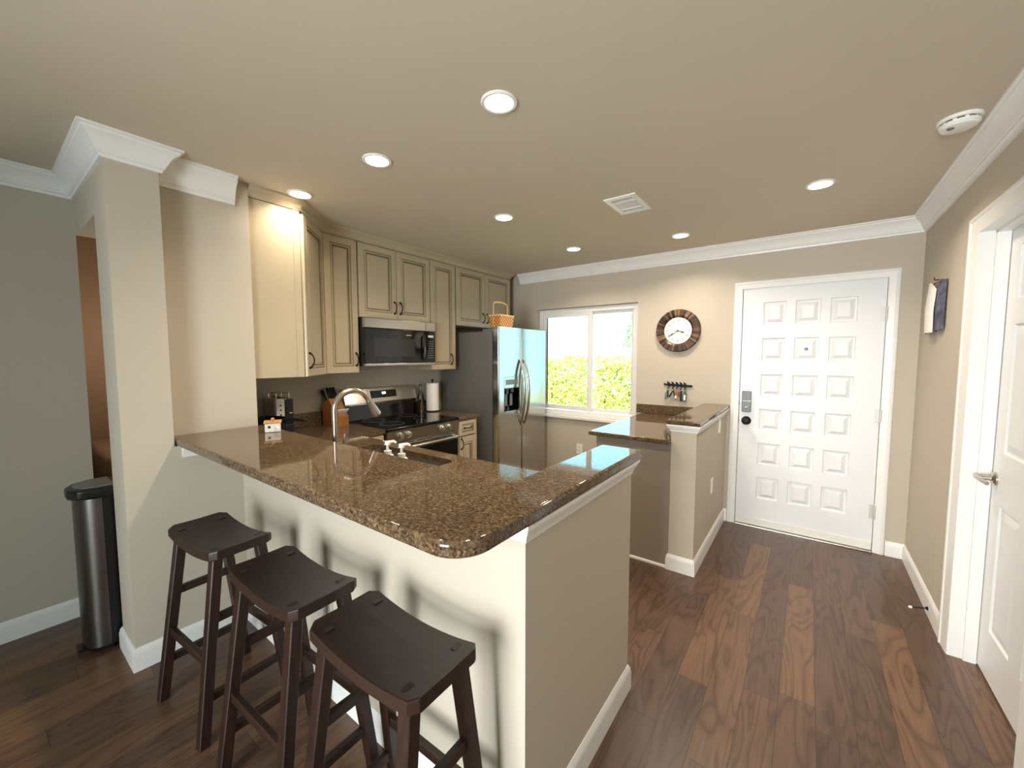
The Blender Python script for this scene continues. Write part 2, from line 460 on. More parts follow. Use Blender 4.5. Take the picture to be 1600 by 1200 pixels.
struct(sweep([(-2.722, .5), (-2.722, YC), (XC, YC), (XC, .858), (-.59, .858), (-.59, 1.651), (-.707, 1.651)], BASE, -1, 0).build('baseboard_bar', M['white']))
struct(sweep([(-.7305, 2.80), (-.7305, 2.796), (-.57, 2.796), (-.57, YF), (-.541, YF)], BASE, -1, 0).build('baseboard_entry', M['white']))
struct(sweep([(.503, YF), (XR, YF), (XR, 2.905)], BASE, -1, 0).build('baseboard_right', M['white']))
struct(sweep([(-2.30, YF), (-1.30, YF)], BASE, -1, 0).build('baseboard_window', M['white']))
COVE = [(0, -.058), (.006, -.058), (.008, -.046), (.013, -.036), (.022, -.026), (.024, -.014), (.03, -.011), (.03, 0), (0, 0)]
struct(sweep([(XC, .60), (XC, .858), (-.59, .858), (-.59, 1.651), (-.707, 1.651)], [(a * .9, b) for a, b in COVE], -1, ZB - .0405).build('trim_4', M['white']))
struct(sweep([(-.7305, 2.83), (-.7305, 2.796), (-.57, 2.796), (-.57, YF)], [(a * .9, b * .85) for a, b in COVE], -1, 1.0095).build('trim_5', M['white']))
struct(sweep([(-1.27, 2.802), (-.745, 2.802)], [(0, 0), (.012, 0), (.012, .012), (.006, .018), (0, .018)], -1, 0).build('trim_6', M['white']))

# ---- window
wn = bpy.data.objects.new('window_1', None); C.objects.link(wn); wn.location = ((WX0 + WX1) / 2, YF + .05, WZ0); struct(wn)
def frame(x0, x1, z0, z1, y0, y1, wd, bev=.003):
    t = MB(); t.box(x0, x0 + wd, y0, y1, z0, z1, bev); t.box(x1 - wd, x1, y0, y1, z0, z1, bev)
    t.box(x0 + wd, x1 - wd, y0, y1, z0, z0 + wd, bev); t.box(x0 + wd, x1 - wd, y0, y1, z1 - wd, z1, bev); return t
frame(WX0 + .004, WX1 - .004, WZ0 + .004, WZ1 - .004, YF + .045, YF + .12, .05).build('window_frame', M['white'], wn)
frame(-2.502, -1.885, .862, 1.952, YF + .05, YF + .078, .048).build('sash', M['white'], wn)
frame(-1.955, -1.43, .862, 1.952, YF + .082, YF + .112, .036).build('sash', M['white'], wn)
B(-2.454, -1.933, YF + .062, YF + .066, .91, 1.904).build('pane', M['glass'], wn, smooth=0)
B(-1.919, -1.466, YF + .095, YF + .099, .898, 1.916).build('pane', M['glass'], wn, smooth=0)
B(-1.93, -1.915, YF + .038, YF + .05, 1.38, 1.44, .003).build('latch', M['plastic'], wn)
B(WX0 - .02, WX1 + .02, YF - .03, YF + .046, .772, .803, .006).build('window_sill', M['white'], wn)

# ---- entry door
d1 = bpy.data.objects.new('door_1', None); C.objects.link(d1); d1.location = ((DX0 + DX1) / 2, YF, 0); struct(d1)
def gridpanel(mb, o, U, V, N, xs, zs, cells, rings):
    o = Vector(o); U = Vector(U); V = Vector(V)
    for i in range(len(xs) - 1):
        for j in range(len(zs) - 1):
            w_, h_ = xs[i + 1] - xs[i], zs[j + 1] - zs[j]
            p = o + U * xs[i] + V * zs[j]
            if (i, j) in cells:
                q = MB(); q.panel(p, U, V, N, w_, h_, rings)
                bad = [f for f in q.bm.faces if all(abs((v.co - o).dot(Vector(N)) - rings[0][1]) < 1e-6 for v in f.verts) and len(q.bm.faces) > 1 and f.calc_area() > w_ * h_ * .9]
                bmesh.ops.delete(q.bm, geom=bad, context='FACES'); mb._add(q.bm)
            else:
                tq = bmesh.new(); vs = [tq.verts.new(p + a * w_ * U + b * h_ * V) for a, b in ((0, 0), (1, 0), (1, 1), (0, 1))]; tq.faces.new(vs); mb._add(tq)
DRINGS = [(0, 0, 0), (.004, -.015, 0), (.012, -.016, 0), (.018, -.015, 0), (.042, -.002, 0), (.042, -.002, 0)]
t = MB()
xs = [-.473, -.323, -.168, -.104, .056, .116, .273, .431]
zs = [.012, .25, .44, .545, .733, .842, 1.022, 1.132, 1.315, 1.43, 1.614, 1.726, 1.911, 2.031]
gridpanel(t, (0, YF + .006, 0), (1, 0, 0), (0, 0, 1), (0, -1, 0), xs, zs, {(i, j) for i in (1, 3, 5) for j in (1, 3, 5, 7, 9, 11)}, DRINGS)
t.box(-.473, .431, YF + .024, YF + .05, .012, 2.031)
for a, b in (((-.473, -.472), None), ((.430, .431), None)): t.box(a[0], a[1], YF + .006, YF + .03, .012, 2.031)
t.box(-.473, .431, YF + .006, YF + .03, .012, .013); t.box(-.473, .431, YF + .006, YF + .03, 2.030, 2.031)
t.build('door_slab', M['door'], d1, smooth=0)
def casing(x0, x1, ztop, wd, y, name, par):
    prof = [(0, 0), (.004, -.012), (.012, -.016), (.022, -.016), (.026, -.012), (wd - .01, -.009), (wd, -.007), (wd, 0)]
    # left jamb, head, right jamb as one mitred sweep in the xz plane: offset outward -> inward
    secs = []
    for (px, pz, mx, mz) in ((x0, 0, 1, 0), (x0, ztop, 1, -1), (x1, ztop, -1, -1), (x1, 0, -1, 0)):
        secs.append([(px + mx * a, y + b, pz + mz * a) for a, b in prof])
    return MB().loft(secs).build(name, M['white'], par)
casing(-.540, .500, 2.092, .062, YF, 'casing', d1)
t = MB(); t.box(DX0, -.476, YF - .004, YF + .12, 0, DZ1); t.box(.434, DX1, YF - .004, YF + .12, 0, DZ1); t.box(DX0, DX1, YF - .004, YF + .12, 2.034, DZ1)
t.build('jamb', M['white'], d1, smooth=0)
B(-.47, .428, YF - .004, YF + .006, .014, .075, .003).build('door_sweep', M['plastic'], d1)
B(-.476, .434, YF - .03, YF + .1, 0, .012, .004).build('threshold', M['nickel'], d1)
for z in (1.771, 1.03, .307):
    h = MB().lathe([(.0001, 0), (.007, 0), (.007, .1), (.0001, .1)], (.433, YF - .009, z - .05), seg=12); h.box(.405, .433, YF - .001, YF + .006, z - .05, z + .05)
    for k in range(4): h.box(.4245, .4415, YF - .0175, YF - .001, z - .031 + k * .02, z - .0295 + k * .02)
    hh = h.build('hinge', M['satin'], d1)
lk = B(-.452, -.384, YF - .028, YF + .006, .99, 1.168, .006, 3).build('keypad_lock', M['greyplas'], d1)
B(-.449, -.387, YF - .0295, YF - .026, 1.083, 1.087).build('keypad_seam', M['chrome'], lk)
t = MB().rod((-.431, YF - .036, 1.029), (-.401, YF - .036, 1.043), .006, .009, (0, 0, 1), .003); t.build('thumb_turn', M['chrome'], lk)
kn = MB().lathe([(.0001, .0), (.037, 0), (.037, .006), (.03, .01), (.026, .010), (.0001, .010)], (-.416, YF + .006, .914), (0, -1, 0)).build('door_knob', M['blackmetal'], d1)
MB().lathe([(.0001, .01), (.012, .01), (.014, .03), (.026, .042), (.029, .056), (.024, .066), (.012, .07), (.0001, .07)], (-.416, YF + .006, .914), (0, -1, 0)).build('knob_grip', M['bronze'], kn)
MB().lathe([(.0001, 0), (.012, 0), (.012, .004), (.007, .006), (.0001, .004)], (-.024, YF + .0055, 1.522), (0, -1, 0)).build('peephole', M['nickel'], d1)
t = MB().box(-.4735, -.4725, YF - .002, YF + .004, .885, .945); t.box(-.4745, -.4725, YF - .003, YF + .004, 1.045, 1.085); t.build('strike_plate', M['blackmetal'], d1)

# ---- interior door on the right
d2 = bpy.data.objects.new('door_2', None); C.objects.link(d2); d2.location = (XR + .09, (RY0 + RY1) / 2, 0); struct(d2)
t = MB()
ys = [RY0 + .004, RY0 + .119, RY0 + .341, RY0 + .456, RY0 + .678, RY1 - .004]
zz = [.012, .227, .804, 1.04, 1.602, 1.71, 1.937, RZ1 - .004]
R2 = [(0, 0, 0), (.006, -.008, 0), (.014, -.008, 0), (.045, -.001, 0), (.045, -.001, 0)]
gridpanel(t, (.699, 0, 0), (0, 1, 0), (0, 0, 1), (-1, 0, 0), ys, zz, {(i, j) for i in (1, 3) for j in (1, 3, 5)}, R2)
t.box(.712, .735, RY0 + .004, RY1 - .004, .012, RZ1 - .004)
t.box(.699, .72, RY0 + .004, RY0 + .005, .012, RZ1 - .004); t.box(.699, .72, RY1 - .005, RY1 - .004, .012, RZ1 - .004)
t.build('door_slab', M['door'], d2, smooth=0)
prof = [(0, 0), (.004, -.014), (.014, -.019), (.03, -.019), (.036, -.014), (.112, -.011), (.12, -.008), (.12, 0)]
secs = []
for (py, pz, my, mz) in ((RY1 + .121, 0, -1, 0), (RY1 + .121, 2.098 + .02, -1, -.72), (RY0 - .121, 2.098 + .02, 1, -.72), (RY0 - .121, 0, 1, 0)):
    secs.append([(XR + b, py + my * a, pz + mz * a) for a, b in prof])
MB().loft(secs).build('casing', M['white'], d2)
t = MB(); t.box(XR - .008, XR + .16, RY1 - .002, RY1 + .01, 0, RZ1 + .01); t.box(XR - .008, XR + .16, RY0 - .01, RY0 + .002, 0, RZ1 + .01); t.box(XR - .008, XR + .16, RY0, RY1, RZ1 - .002, RZ1 + .01)
t.box(XR + .045, XR + .088, RY1 - .014, RY1, 0, RZ1); t.box(XR + .045, XR + .088, RY0, RY0 + .014, 0, RZ1); t.box(XR + .045, XR + .088, RY0, RY1, RZ1 - .014, RZ1)
t.build('jamb', M['white'], d2, smooth=0)
hd = MB().lathe([(.0001, 0), (.031, 0), (.031, .006), (.024, .012), (.012, .014), (.011, .05), (.0001, .052)], (.699, 2.733, .912), (-1, 0, 0)).build('door_handle', M['nickel'], d2)
MB().tube([(.642, 2.742, .912), (.641, 2.72, .912), (.643, 2.68, .910), (.650, 2.635, .906)], [.010, .010, .009, .008], 12).build('lever', M['nickel'], hd)

# ---- sliding glass door behind the camera
sd = bpy.data.objects.new('window_2', None); C.objects.link(sd); sd.location = (-.5, YB, 0); struct(sd)
frame(-1.25, .25, 0, 2.15, YB - .12, YB - .03, .05).build('window_frame', M['white'], sd)
frame(-1.20, -.46, .05, 2.10, YB - .07, YB - .04, .05).build('sash', M['white'], sd)
frame(-.52, .20, .05, 2.10, YB - .11, YB - .08, .05).build('sash', M['white'], sd)

# ================================================================== RECESSED LIGHTS
LIGHTS = [(-.978, 1.24, 'recessed light in front, nearest of all and above the bar corner', 1.0),
          (-1.735, 1.238, 'recessed light above the bar, middle of the nearest row of three', 1.0),
          (-2.452, 1.215, 'recessed light touching the corner wall cabinet', .42),
          (-1.73, 2.245, 'recessed light in mid kitchen beyond the middle bar light', 1.0),
          (-1.728, 3.26, 'recessed light above the kitchen window', 1.0),
          (-.86, 3.405, 'recessed light above the round wall clock', 1.0),
          (.009, 2.87, 'recessed light in the hallway before the white entry door', 1.0)]
L0 = None
for i, (x, y, lab, pw) in enumerate(LIGHTS):
    if L0 is None:
        L0 = thing('recessed_light', (x, y, ZC), lab, 'ceiling light', 'recessed ceiling lights')
        MB().lathe([(.052, 0), (.068, 0), (.069, -.004), (.064, -.008), (.055, -.007), (.052, -.001)], (x, y, ZC), seg=40).build('trim_ring', M['white'], L0)
        MB().lathe([(.0001, -.001), (.053, -.001), (.053, -.005), (.0001, -.0055)], (x, y, ZC), seg=40).build('lens', M['lens'], L0)
    else:
        dup_tree(L0, (x, y, ZC), lab)
    lamp('recessed_lamp', 'AREA', (x, y, ZC - .012), 9.4 * pw, (1, .87, .71), (0, 0, -1), shape='DISK', size=.10, spread=math.radians(140))
lamp('alcove_lamp', 'POINT', (-3.7, .72, 1.60), 4.2, (1, .86, .72), shadow_soft_size=.06)

# ---- ceiling vent
vt = thing('ceiling_vent', (-.956, 2.515, ZC), 'white louvred air vent in the ceiling', 'air vent')
t = frame(-1.055, -.857, 0, .305, 0, .008, .03, .002)
for v in t.bm.verts: v.co = Vector((v.co.x, 2.365 + v.co.z, ZC - v.co.y))
t.build('vent_frame', M['white'], vt)
B(-1.03, -.88, 2.39, 2.645, ZC - .0012, ZC - .0004).build('backing', M['darkvoid'], vt, smooth=0)
for y0 in (2.402, 2.592):
    t = B(-1.027, -1.024, y0 - .004, y0 + .038, ZC - .009, ZC - .002); t.box(-.888, -.885, y0 - .004, y0 + .038, ZC - .009, ZC - .002)
    for k in range(3): t.rod((-1.026, y0 + k * .017, ZC - .005), (-.886, y0 + k * .017, ZC - .005), .005, .0012, (0, .8, .6), 0)
    t.build('louvre_bank', M['white'], vt, smooth=0)
t = MB()
for k in range(11): t.rod((-1.022 + k * .0132, 2.453, ZC - .005), (-1.022 + k * .0132, 2.583, ZC - .005), .0045, .001, (.8, 0, .6), 0)
t.box(-1.026, -.886, 2.452, 2.457, ZC - .009, ZC - .002); t.box(-1.026, -.886, 2.579, 2.584, ZC - .009, ZC - .002)
t.build('louvre_bank', M['white'], vt, smooth=0)
# ---- smoke detector
sm = thing('smoke_detector', (.447, 2.43, ZC), 'round white smoke detector on the ceiling near the right wall', 'smoke detector')
MB().lathe([(.0001, 0), (.066, 0), (.066, -.010), (.062, -.013), (.0001, -.013)], (.447, 2.43, ZC), seg=40).build('base_plate', M['plastic'], sm)
MB().lathe([(.0001, -.013), (.054, -.013), (.054, -.018), (.060, -.019), (.060, -.026), (.052, -.036), (.03, -.040), (.0001, -.040)], (.447, 2.43, ZC), seg=40).build('cover', M['plastic'], sm)
t = MB()
for k in range(10):
    a = 2 * PI * k / 10; t.tube([(.447 + .0545 * math.cos(a + q * .08), 2.43 + .0545 * math.sin(a + q * .08), ZC - .0155) for q in range(6)], .0022, 6)
t.build('vent_slot', M['darkvoid'], sm)
MB().lathe([(.0001, 0), (.012, 0), (.011, -.003), (.0001, -.003)], (.42, 2.41, ZC - .0385), seg=16).build('test_button', M['greyplas'], sm)

# ================================================================== COUNTERS
yb0, yb1, xb1, xb2, yb3 = .577, 1.003, -.557, -.745, 1.690
poly = [(XB - .012 + .012, yb0), (xb1 - .095, yb0)] + arc((xb1 - .095, yb0 + .095), .095, -PI / 2, 0, 10)[1:] + [(xb1, yb3 - .012), (xb1 - .012, yb3), (xb2 + .012, yb3), (xb2, yb3 - .012), (xb2, yb1), (XB, yb1)]
o = MB().prism(poly, ZB - .04, ZB, .011, 3).build('bar_countertop', M['granite']); tag(o, 'raised L shaped bar top of speckled brown granite above the stools', 'countertop')

# slab with sink hole: strips around the hole
SX0, SX1, SY0, SY1 = -2.165, -1.475, 1.145, 1.50
def rect_hole(x0, x1, y0, y1, r, n=5):
    return arc((x1 - r, y1 - r), r, 0, PI / 2, n) + arc((x0 + r, y1 - r), r, PI / 2, PI, n) + arc((x0 + r, y0 + r), r, PI, 1.5 * PI, n) + arc((x1 - r, y0 + r), r, 1.5 * PI, 2 * PI, n)
hole = rect_hole(SX0, SX1, SY0, SY1, .05)
yk0, yk1 = .976, 1.592
def slab_with_hole(outer, hole, z0, z1):
    t = bmesh.new(); loops = []
    for pts in (outer, hole):
        vs = [t.verts.new((p[0], p[1], z1)) for p in pts if True]
        loops.append([t.edges.new((vs[k], vs[(k + 1) % len(vs)])) for k in range(len(vs))])
    bmesh.ops.triangle_fill(t, use_beauty=True, edges=loops[0] + loops[1])
    for f in t.faces:
        if f.normal.z < 0: f.normal_flip()
    r = bmesh.ops.extrude_face_region(t, geom=t.faces[:])
    for g in r['geom']:
        if isinstance(g, bmesh.types.BMVert): g.co.z = z0
    bmesh.ops.recalc_face_normals(t, faces=t.faces[:])
    q = MB(); q._add(t); return q
t = slab_with_hole([(XK, yk0), (-.708, yk0), (-.708, yk1), (-2.545, yk1), (-2.545, 1.838), (XK, 1.838)], hole, ZK - .03, ZK)
tag(t.build('kitchen_countertop', M['granite'], smooth=30), 'lower granite counter behind the raised bar, with the sink and knife block', 'countertop')
tag(B(XK, XK + .02, .98, 1.838, ZK, 1.022, .003).build('backsplash', M['granite']), 'granite backsplash strip behind the toaster and knife block', 'backsplash')
k2 = tag(MB().prism([(XK, 2.606), (-2.520, 2.606), (-2.520, 2.880), (XK, 2.880)], ZK - .03, ZK, .005, 2).build('stove_side_countertop', M['granite']), 'short granite counter between the stove and the refrigerator', 'countertop')
tag(B(XK, XK + .02, 2.606, 2.880, ZK, 1.015, .003).build('backsplash', M['granite']), 'granite backsplash strip behind the paper towels', 'backsplash')
k3 = tag(MB().prism([(-1.31, 2.735), (-.732, 2.735), (-.732, YF), (-1.31, YF)], .876, .908, .009, 3).build('window_countertop', M['granite']), 'granite counter under the clock beside the kitchen window', 'countertop')
tag(B(-1.365, -.732, YF - .02, YF - .0002, .909, .995, .003).build('backsplash', M['granite']), 'granite backsplash strip under the key rack', 'backsplash')
o = MB().prism([(-.757, 2.766), (-.545, 2.766), (-.545, YF), (-.757, YF)], 1.01, 1.042, .010, 3).build('half_wall_cap', M['granite']); tag(o, 'narrow granite cap on the half wall beside the entry door', 'countertop')

# ---- sink
sk = thing('kitchen_sink', ((SX0 + SX1) / 2, (SY0 + SY1) / 2, ZK - .23), 'undermount stainless steel sink in the lower counter', 'sink')
def bowl(x0, x1, y0, y1, zt, zb, th=.003):
    outs = []
    for x, z in ((0, zt), (0, zt - .02), (.012, zb + .03), (.03, zb), (.28, zb - .003)):
        outs.append([(p[0], p[1], z) for p in rect_hole(x0 + x * .5, x1 - x * .5, y0 + x * .45, y1 - x * .45, .05)])
    return MB().loft(outs, cap=False)
t = bowl(SX0 - .004, SX1 + .004, SY0 - .004, SY1 + .004, ZK - .031, ZK - .22)
t.loft([[(p[0], p[1], z) for p in rect_hole(SX0 - a, SX1 + a, SY0 - a, SY1 + a, .05)] for a, z in ((.004, ZK - .031), (.02, ZK - .031), (.02, ZK - .034))], cap=False)
t.box(SX0 + .1, SX1 - .1, SY0 + .08, SY1 - .08, ZK - .2235, ZK - .2225)
t.build('basin', M['sinksteel'], sk)
MB().lathe([(.0001, .004), (.03, .004), (.042, .006), (.043, 0), (.0001, 0)], ((SX0 + SX1) / 2, (SY0 + SY1) / 2, ZK - .2224)).build('drain', M['chrome'], sk)

# ---- faucet
fx, fy = -1.878, 1.062
fc = thing('kitchen_faucet', (fx, fy, ZK), 'brushed nickel gooseneck faucet with pull down spray head', 'faucet')
MB().lathe([(.0001, 0), (.028, 0), (.028, .006), (.022, .012), (.019, .03), (.0185, .10), (.0165, .11), (.0001, .11)], (fx, fy, ZK)).build('body', M['nickel'], fc)
R = .094; zt = 1.196
pts = [(fx, fy, ZK + .10), (fx, fy, 1.10), (fx, fy, zt)] + [(fx + .01 * (1 - math.cos(a)), fy + R * (1 - math.cos(a)), zt + R * math.sin(a)) for a in [PI * k / 16 * .87 for k in range(1, 17)]]
MB().tube(pts, .0145, 16).build('spout', M['nickel'], fc)
e = Vector(pts[-1]); d = (e - Vector(pts[-2])).normalized()
MB().tube([e - d * .002, e + d * .004, e + d * .03, e + d * .085, e + d * .092], [.0155, .017, .019, .0255, .024], 18).build('spray_head', M['nickel'], fc)
MB().lathe([(.0001, 0), (.021, 0), (.021, .004), (.0001, .004)], e + d * .0925, d, 18).build('nozzle', M['black'], fc)
h = MB().tube([(fx - .0, fy + .0, ZK + .09), (fx + .045, fy + .012, ZK + .098)], .011, 12); h.tube([(fx + .042, fy + .012, ZK + .097), (fx + .052, fy + .014, ZK + .10), (fx + .054, fy + .018, ZK + .15), (fx + .055, fy + .02, ZK + .172)], [.010, .010, .007, .009], 12)
h.build('lever_handle', M['nickel'], fc)

# ---- soap pump bottles in their caddy
def soap(x, y, lab):
    r = thing('soap_bottle', (x, y, ZK + .012), lab, 'soap dispenser', 'soap pumps by the sink')
    z = ZK + .012
    MB().lathe([(.0001, 0), (.026, 0), (.029, .004), (.029, .085), (.024, .098), (.014, .104), (.0001, .104)], (x, y, z)).build('bottle', M['plastic'], r)
    MB().lathe([(.0295, .048), (.0302, .049), (.0302, .082), (.0295, .083)], (x, y, z)).build('label', M['greyplas'], r)
    MB().lathe([(.0001, .104), (.0165, .104), (.0165, .118), (.007, .121), (.005, .145), (.0001, .145)], (x, y, z)).build('collar', M['plastic'], r)
    p = MB().lathe([(.0001, .145), (.013, .145), (.011, .160), (.0001, .161)], (x, y, z)); p.tube([(x, y, z + .155), (x + .012, y + .024, z + .158), (x + .016, y + .034, z + .150)], [.007, .006, .0045], 10)
    p.build('pump_head', M['plastic'], r); return r
soap(-1.500, 1.092, 'white pump soap bottle behind the bar, the one nearer the faucet')
soap(-1.405, 1.094, 'white pump soap bottle behind the bar, the one farther from the faucet')
t = MB().box(-1.545, -1.30, 1.05, 1.135, ZK + .0, ZK + .010, .003); t.box(-1.545, -1.30, 1.05, 1.055, ZK + .01, ZK + .05, .001); t.box(-1.545, -1.30, 1.13, 1.135, ZK + .01, ZK + .035, .001)
t.box(-1.545, -1.54, 1.055, 1.13, ZK + .01, ZK + .04); t.box(-1.305, -1.30, 1.055, 1.13, ZK + .01, ZK + .04)
tag(t.build('soap_caddy', M['plastic']), 'shallow white tray holding the two soap pumps', 'tray')

# ================================================================== CABINETS
CABR = lambda th: [(0, 0, 0), (0, th - .006, 0), (.002, th - .001, 0), (.006, th, 0), (.050, th, 0), (.052, th - .004, 1), (.056, th - .004, 1), (.058, th - .001, 0), (.066, th - .001, 0), (.070, th - .009, 1), (.078, th - .009, 1), (.100, th - .002, 0), (.100, th - .002, 0)]
DRAWR = lambda th: [(0, 0, 0), (0, th - .004, 0), (.004, th, 0), (.030, th, 0), (.032, th - .004, 1), (.036, th - .004, 1), (.04, th - .001, 0), (.046, th - .006, 1), (.05, th - .006, 0), (.05, th - .006, 0)]
def pull(p0, p1, N, par, r=.0045, out=.028):
    p0 = Vector(p0); p1 = Vector(p1); N = Vector(N).normalized(); pts = []
    for k in range(13):
        u = k / 12; pts.append(p0 + (p1 - p0) * u + N * (out * math.sin(PI * u) ** .6 + .002))
    q = MB().tube(pts, [.0075] + [.0058] + [r] * 9 + [.0058] + [.0075], 8)
    for p in (p0, p1): q.lathe([(.0001, 0), (.009, 0), (.008, .004), (.005, .008), (.0001, .008)], p, N, 12)
    return q.build('handle', M['bronze'], par)
def door(par, o, U, N, w_, h_, name='door', rings=CABR, th=.02, hpos=None, hl=.096, horiz=False):
    o = Vector(o); U = Vector(U).normalized(); N = Vector(N).normalized()
    dd = MB().panel(o, U, (0, 0, 1), N, w_, h_, rings(th)).build(name, [M['cab'], M['glaze']], par, smooth=25)
    if hpos:
        a = o + U * hpos[0] + Vector((0, 0, hpos[1])) + N * th
        b = a + (U * hl if horiz else Vector((0, 0, hl)))
        pull(a, b, N, dd)
    return dd
XD = -2.865            # front of the wall-cabinet boxes
ZU0, ZU1 = 1.335, 2.36
G = 'kitchen wall cabinets'
cc = thing('corner_wall_cabinet', (-2.9, 1.25, ZU0), 'diagonal corner wall cabinet with a big flat side panel next to the bar wall', 'wall cabinet', G)
MB().prism([(XK, .976), (-2.575, .976), (-2.575, 1.262), (XD, 1.552), (XK, 1.552)], ZU0, ZU1, .001, 1).build('body', M['cab'], cc, smooth=0)
B(-2.5755, -2.570, 1.222, 1.262, ZU0, ZU1 - .002, .001).build('face_frame', M['cab'], cc, smooth=0)
n = Vector((1, 1, 0)).normalized(); u = Vector((-1, 1, 0)).normalized(); p = Vector((-2.575, 1.262, ZU0)) + u * .012 + n * .001
door(cc, p, u, n, .386, ZU1 - ZU0 - .012, hpos=(.028, .055))
def wallcab(y0, y1, z0, lab, doors, name='wall_cabinet'):
    r = thing(name, (-3.02, (y0 + y1) / 2, z0), lab, 'wall cabinet', G)
    B(XK, XD, y0 + .0005, y1 - .0005, z0, ZU1, .001, 1).build('body', M['cab'], r, smooth=0)
    for (a, b, hp) in doors:
        door(r, (XD + .001, a, z0 + .002), (0, 1, 0), (1, 0, 0), b - a, ZU1 - z0 - .012, hpos=hp)
    return r
wallcab(1.5525, 1.832, ZU0, 'tall single door wall cabinet between the corner cabinet and the microwave', [(1.560, 1.826, (.24, .055))])
wallcab(1.832, 2.572, 1.772, 'short two door wall cabinet above the microwave', [(1.840, 2.196, (.330, .05)), (2.200, 2.567, (.030, .05))])
wallcab(2.572, 2.905, ZU0, 'narrow tall wall cabinet between the microwave and the refrigerator', [(2.578, 2.900, (.236 + .02, .05))])
wallcab(2.905, 3.815, 1.772, 'wide two door wall cabinet above the refrigerator', [(2.918, 3.350, (.400, .05)), (3.354, 3.806, (.032, .05))])
CC = [(0, 0), (.004, 0), (.006, .006), (.012, .012), (.014, .02), (.022, .034), (.036, .046), (.044, .05), (.046, .056), (.05, .0595), (0, .0595)]
o = sweep([(-2.575, .976), (-2.575, 1.262), (XD, 1.552), (XD, 3.815), (XK, 3.815)], [(a + .004, b) for a, b in CC], -1, ZU1).build('cabinet_crown', M['cab']); tag(o, 'greige crown moulding running along the top of the wall cabinets', 'moulding')

# ---- base cabinets
def basecab(name, lab, x0, x1, y0, y1, face, ztop=ZK - .031, group='kitchen base cabinets', mat='cab'):
    r = thing(name, ((x0 + x1) / 2, (y0 + y1) / 2, 0), lab, 'base cabinet', group)
    tk = .07
    a = [x0, x1, y0, y1]
    if face == '+x': a[1] -= tk
    if face == '+y': a[3] -= tk
    if face == '-x': a[0] += tk
    MB().box(x0, x1, y0, y1, .1, ztop, .001, 1).build('body', M[mat], r, smooth=0)
    MB().box(a[0], a[1], a[2], a[3], 0, .1).build('toe_kick', M['black'], r, smooth=0)
    return r
r = basecab('base_cabinet', 'base cabinet with drawer right of the stove', XK, -2.552, 2.610, 2.876, '+x')
door(r, (-2.551, 2.618, .735), (0, 1, 0), (1, 0, 0), .222, .138, 'drawer', DRAWR, hpos=(.065, .069), hl=.092, horiz=True)
door(r, (-2.551, 2.618, .115), (0, 1, 0), (1, 0, 0), .222, .605, hpos=(.022, .50))
r = basecab('base_cabinet', 'base cabinet left of the stove, mostly hidden by the bar', XK, -2.575, 1.60, 1.835, '+x')
door(r, (-2.574, 1.60, .735), (0, 1, 0), (1, 0, 0), .23, .138, 'drawer', DRAWR, hpos=(.07, .069), hl=.09, horiz=True)
door(r, (-2.574, 1.60, .115), (0, 1, 0), (1, 0, 0), .23, .605, hpos=(.022, .50))
r = basecab('sink_base_cabinet', 'base cabinet under the sink behind the bar', -2.54, -.71, .98, 1.555, '+y', .68)
for k in range(3): door(r, (-.72 - k * .6, 1.556, .115), (-1, 0, 0), (0, 1, 0), .59, .56, hpos=(.03, .43))
r = basecab('window_base_cabinet', 'plain grey sided base cabinet under the counter by the window', -1.275, -.7335, 2.803, YF - .002, '-x', .8755)
B(-1.275, -.7335, 2.8025, 2.806, .0, .8755).build('end_panel', M['panel'], r, smooth=0)
door(r, (-1.276, 3.44, .115), (0, -1, 0), (-1, 0, 0), .55, .745, hpos=(.03, .6))
door(r, (-1.276, 3.94, .115), (0, -1, 0), (-1, 0, 0), .49, .745, hpos=(.42, .6))

# ================================================================== STOVE
XF = -2.545
st = thing('electric_range', (-2.86, 2.22, 0), 'stainless electric range with black glass cooktop', 'stove')
y0, y1 = 1.844, 2.603
B(XK + .01, XF - .03, y0, y1, .02, .895, .003).build('body', M['black'], st)
t = B(XK + .09, XF + .018, y0 - .004, y1 + .002, .895, .917, .006, 3); t.build('cooktop', M['blackglass'], st)
for bx, by, br in ((-2.72, 2.03, .095), (-2.72, 2.40, .115), (-2.97, 2.03, .09), (-2.97, 2.40, .08)):
    MB().lathe([(br - .003, 0), (br, 0), (br, .0006), (br - .003, .0006), (br - .003, 0)], (bx, by, .9171), seg=40, cap=False).build('burner_ring', M['greyplas'], st)
t = MB().prism_axis([(-3.165, .9175), (-3.095, .9175), (-3.11, 1.045), (-3.165, 1.045)], y0 + .002, y1 - .002, 1); 
# prism_axis poly is (x,z) for axis 1
t.build('backguard_lower', M['blackglass'], st, smooth=0)
bg_ = MB().prism_axis([(-3.172, 1.045), (-3.098, 1.045), (-3.092, 1.06), (-3.130, 1.178), (-3.172, 1.186)], y0, y1, 1, .002).build('backguard', M['steel'], st)
sl = Vector((-3.130 + 3.092, 0, 1.178 - 1.06)).normalized(); nn = Vector((sl.z, 0, -sl.x))
def onbg(y, s_, off): 
    p = Vector((-3.092, y, 1.06)) + sl * s_ + nn * off; return p
def bgquad(ya, yb_, s0, s1, off, name, mat, par, th=.002):
    secs = [[onbg(ya, s0, -.002), onbg(ya, s0, off), onbg(ya, s1, off), onbg(ya, s1, -.002)], [onbg(yb_, s0, -.002), onbg(yb_, s0, off), onbg(yb_, s1, off), onbg(yb_, s1, -.002)]]
    return MB().loft(secs).build(name, mat, par, smooth=0)
ds = bgquad(2.10, 2.375, .034, .102, .0015, 'display', M['blackglass'], bg_)
bgquad(2.218, 2.258, .066, .086, .0022, 'clock_digits', M['digits'], ds)
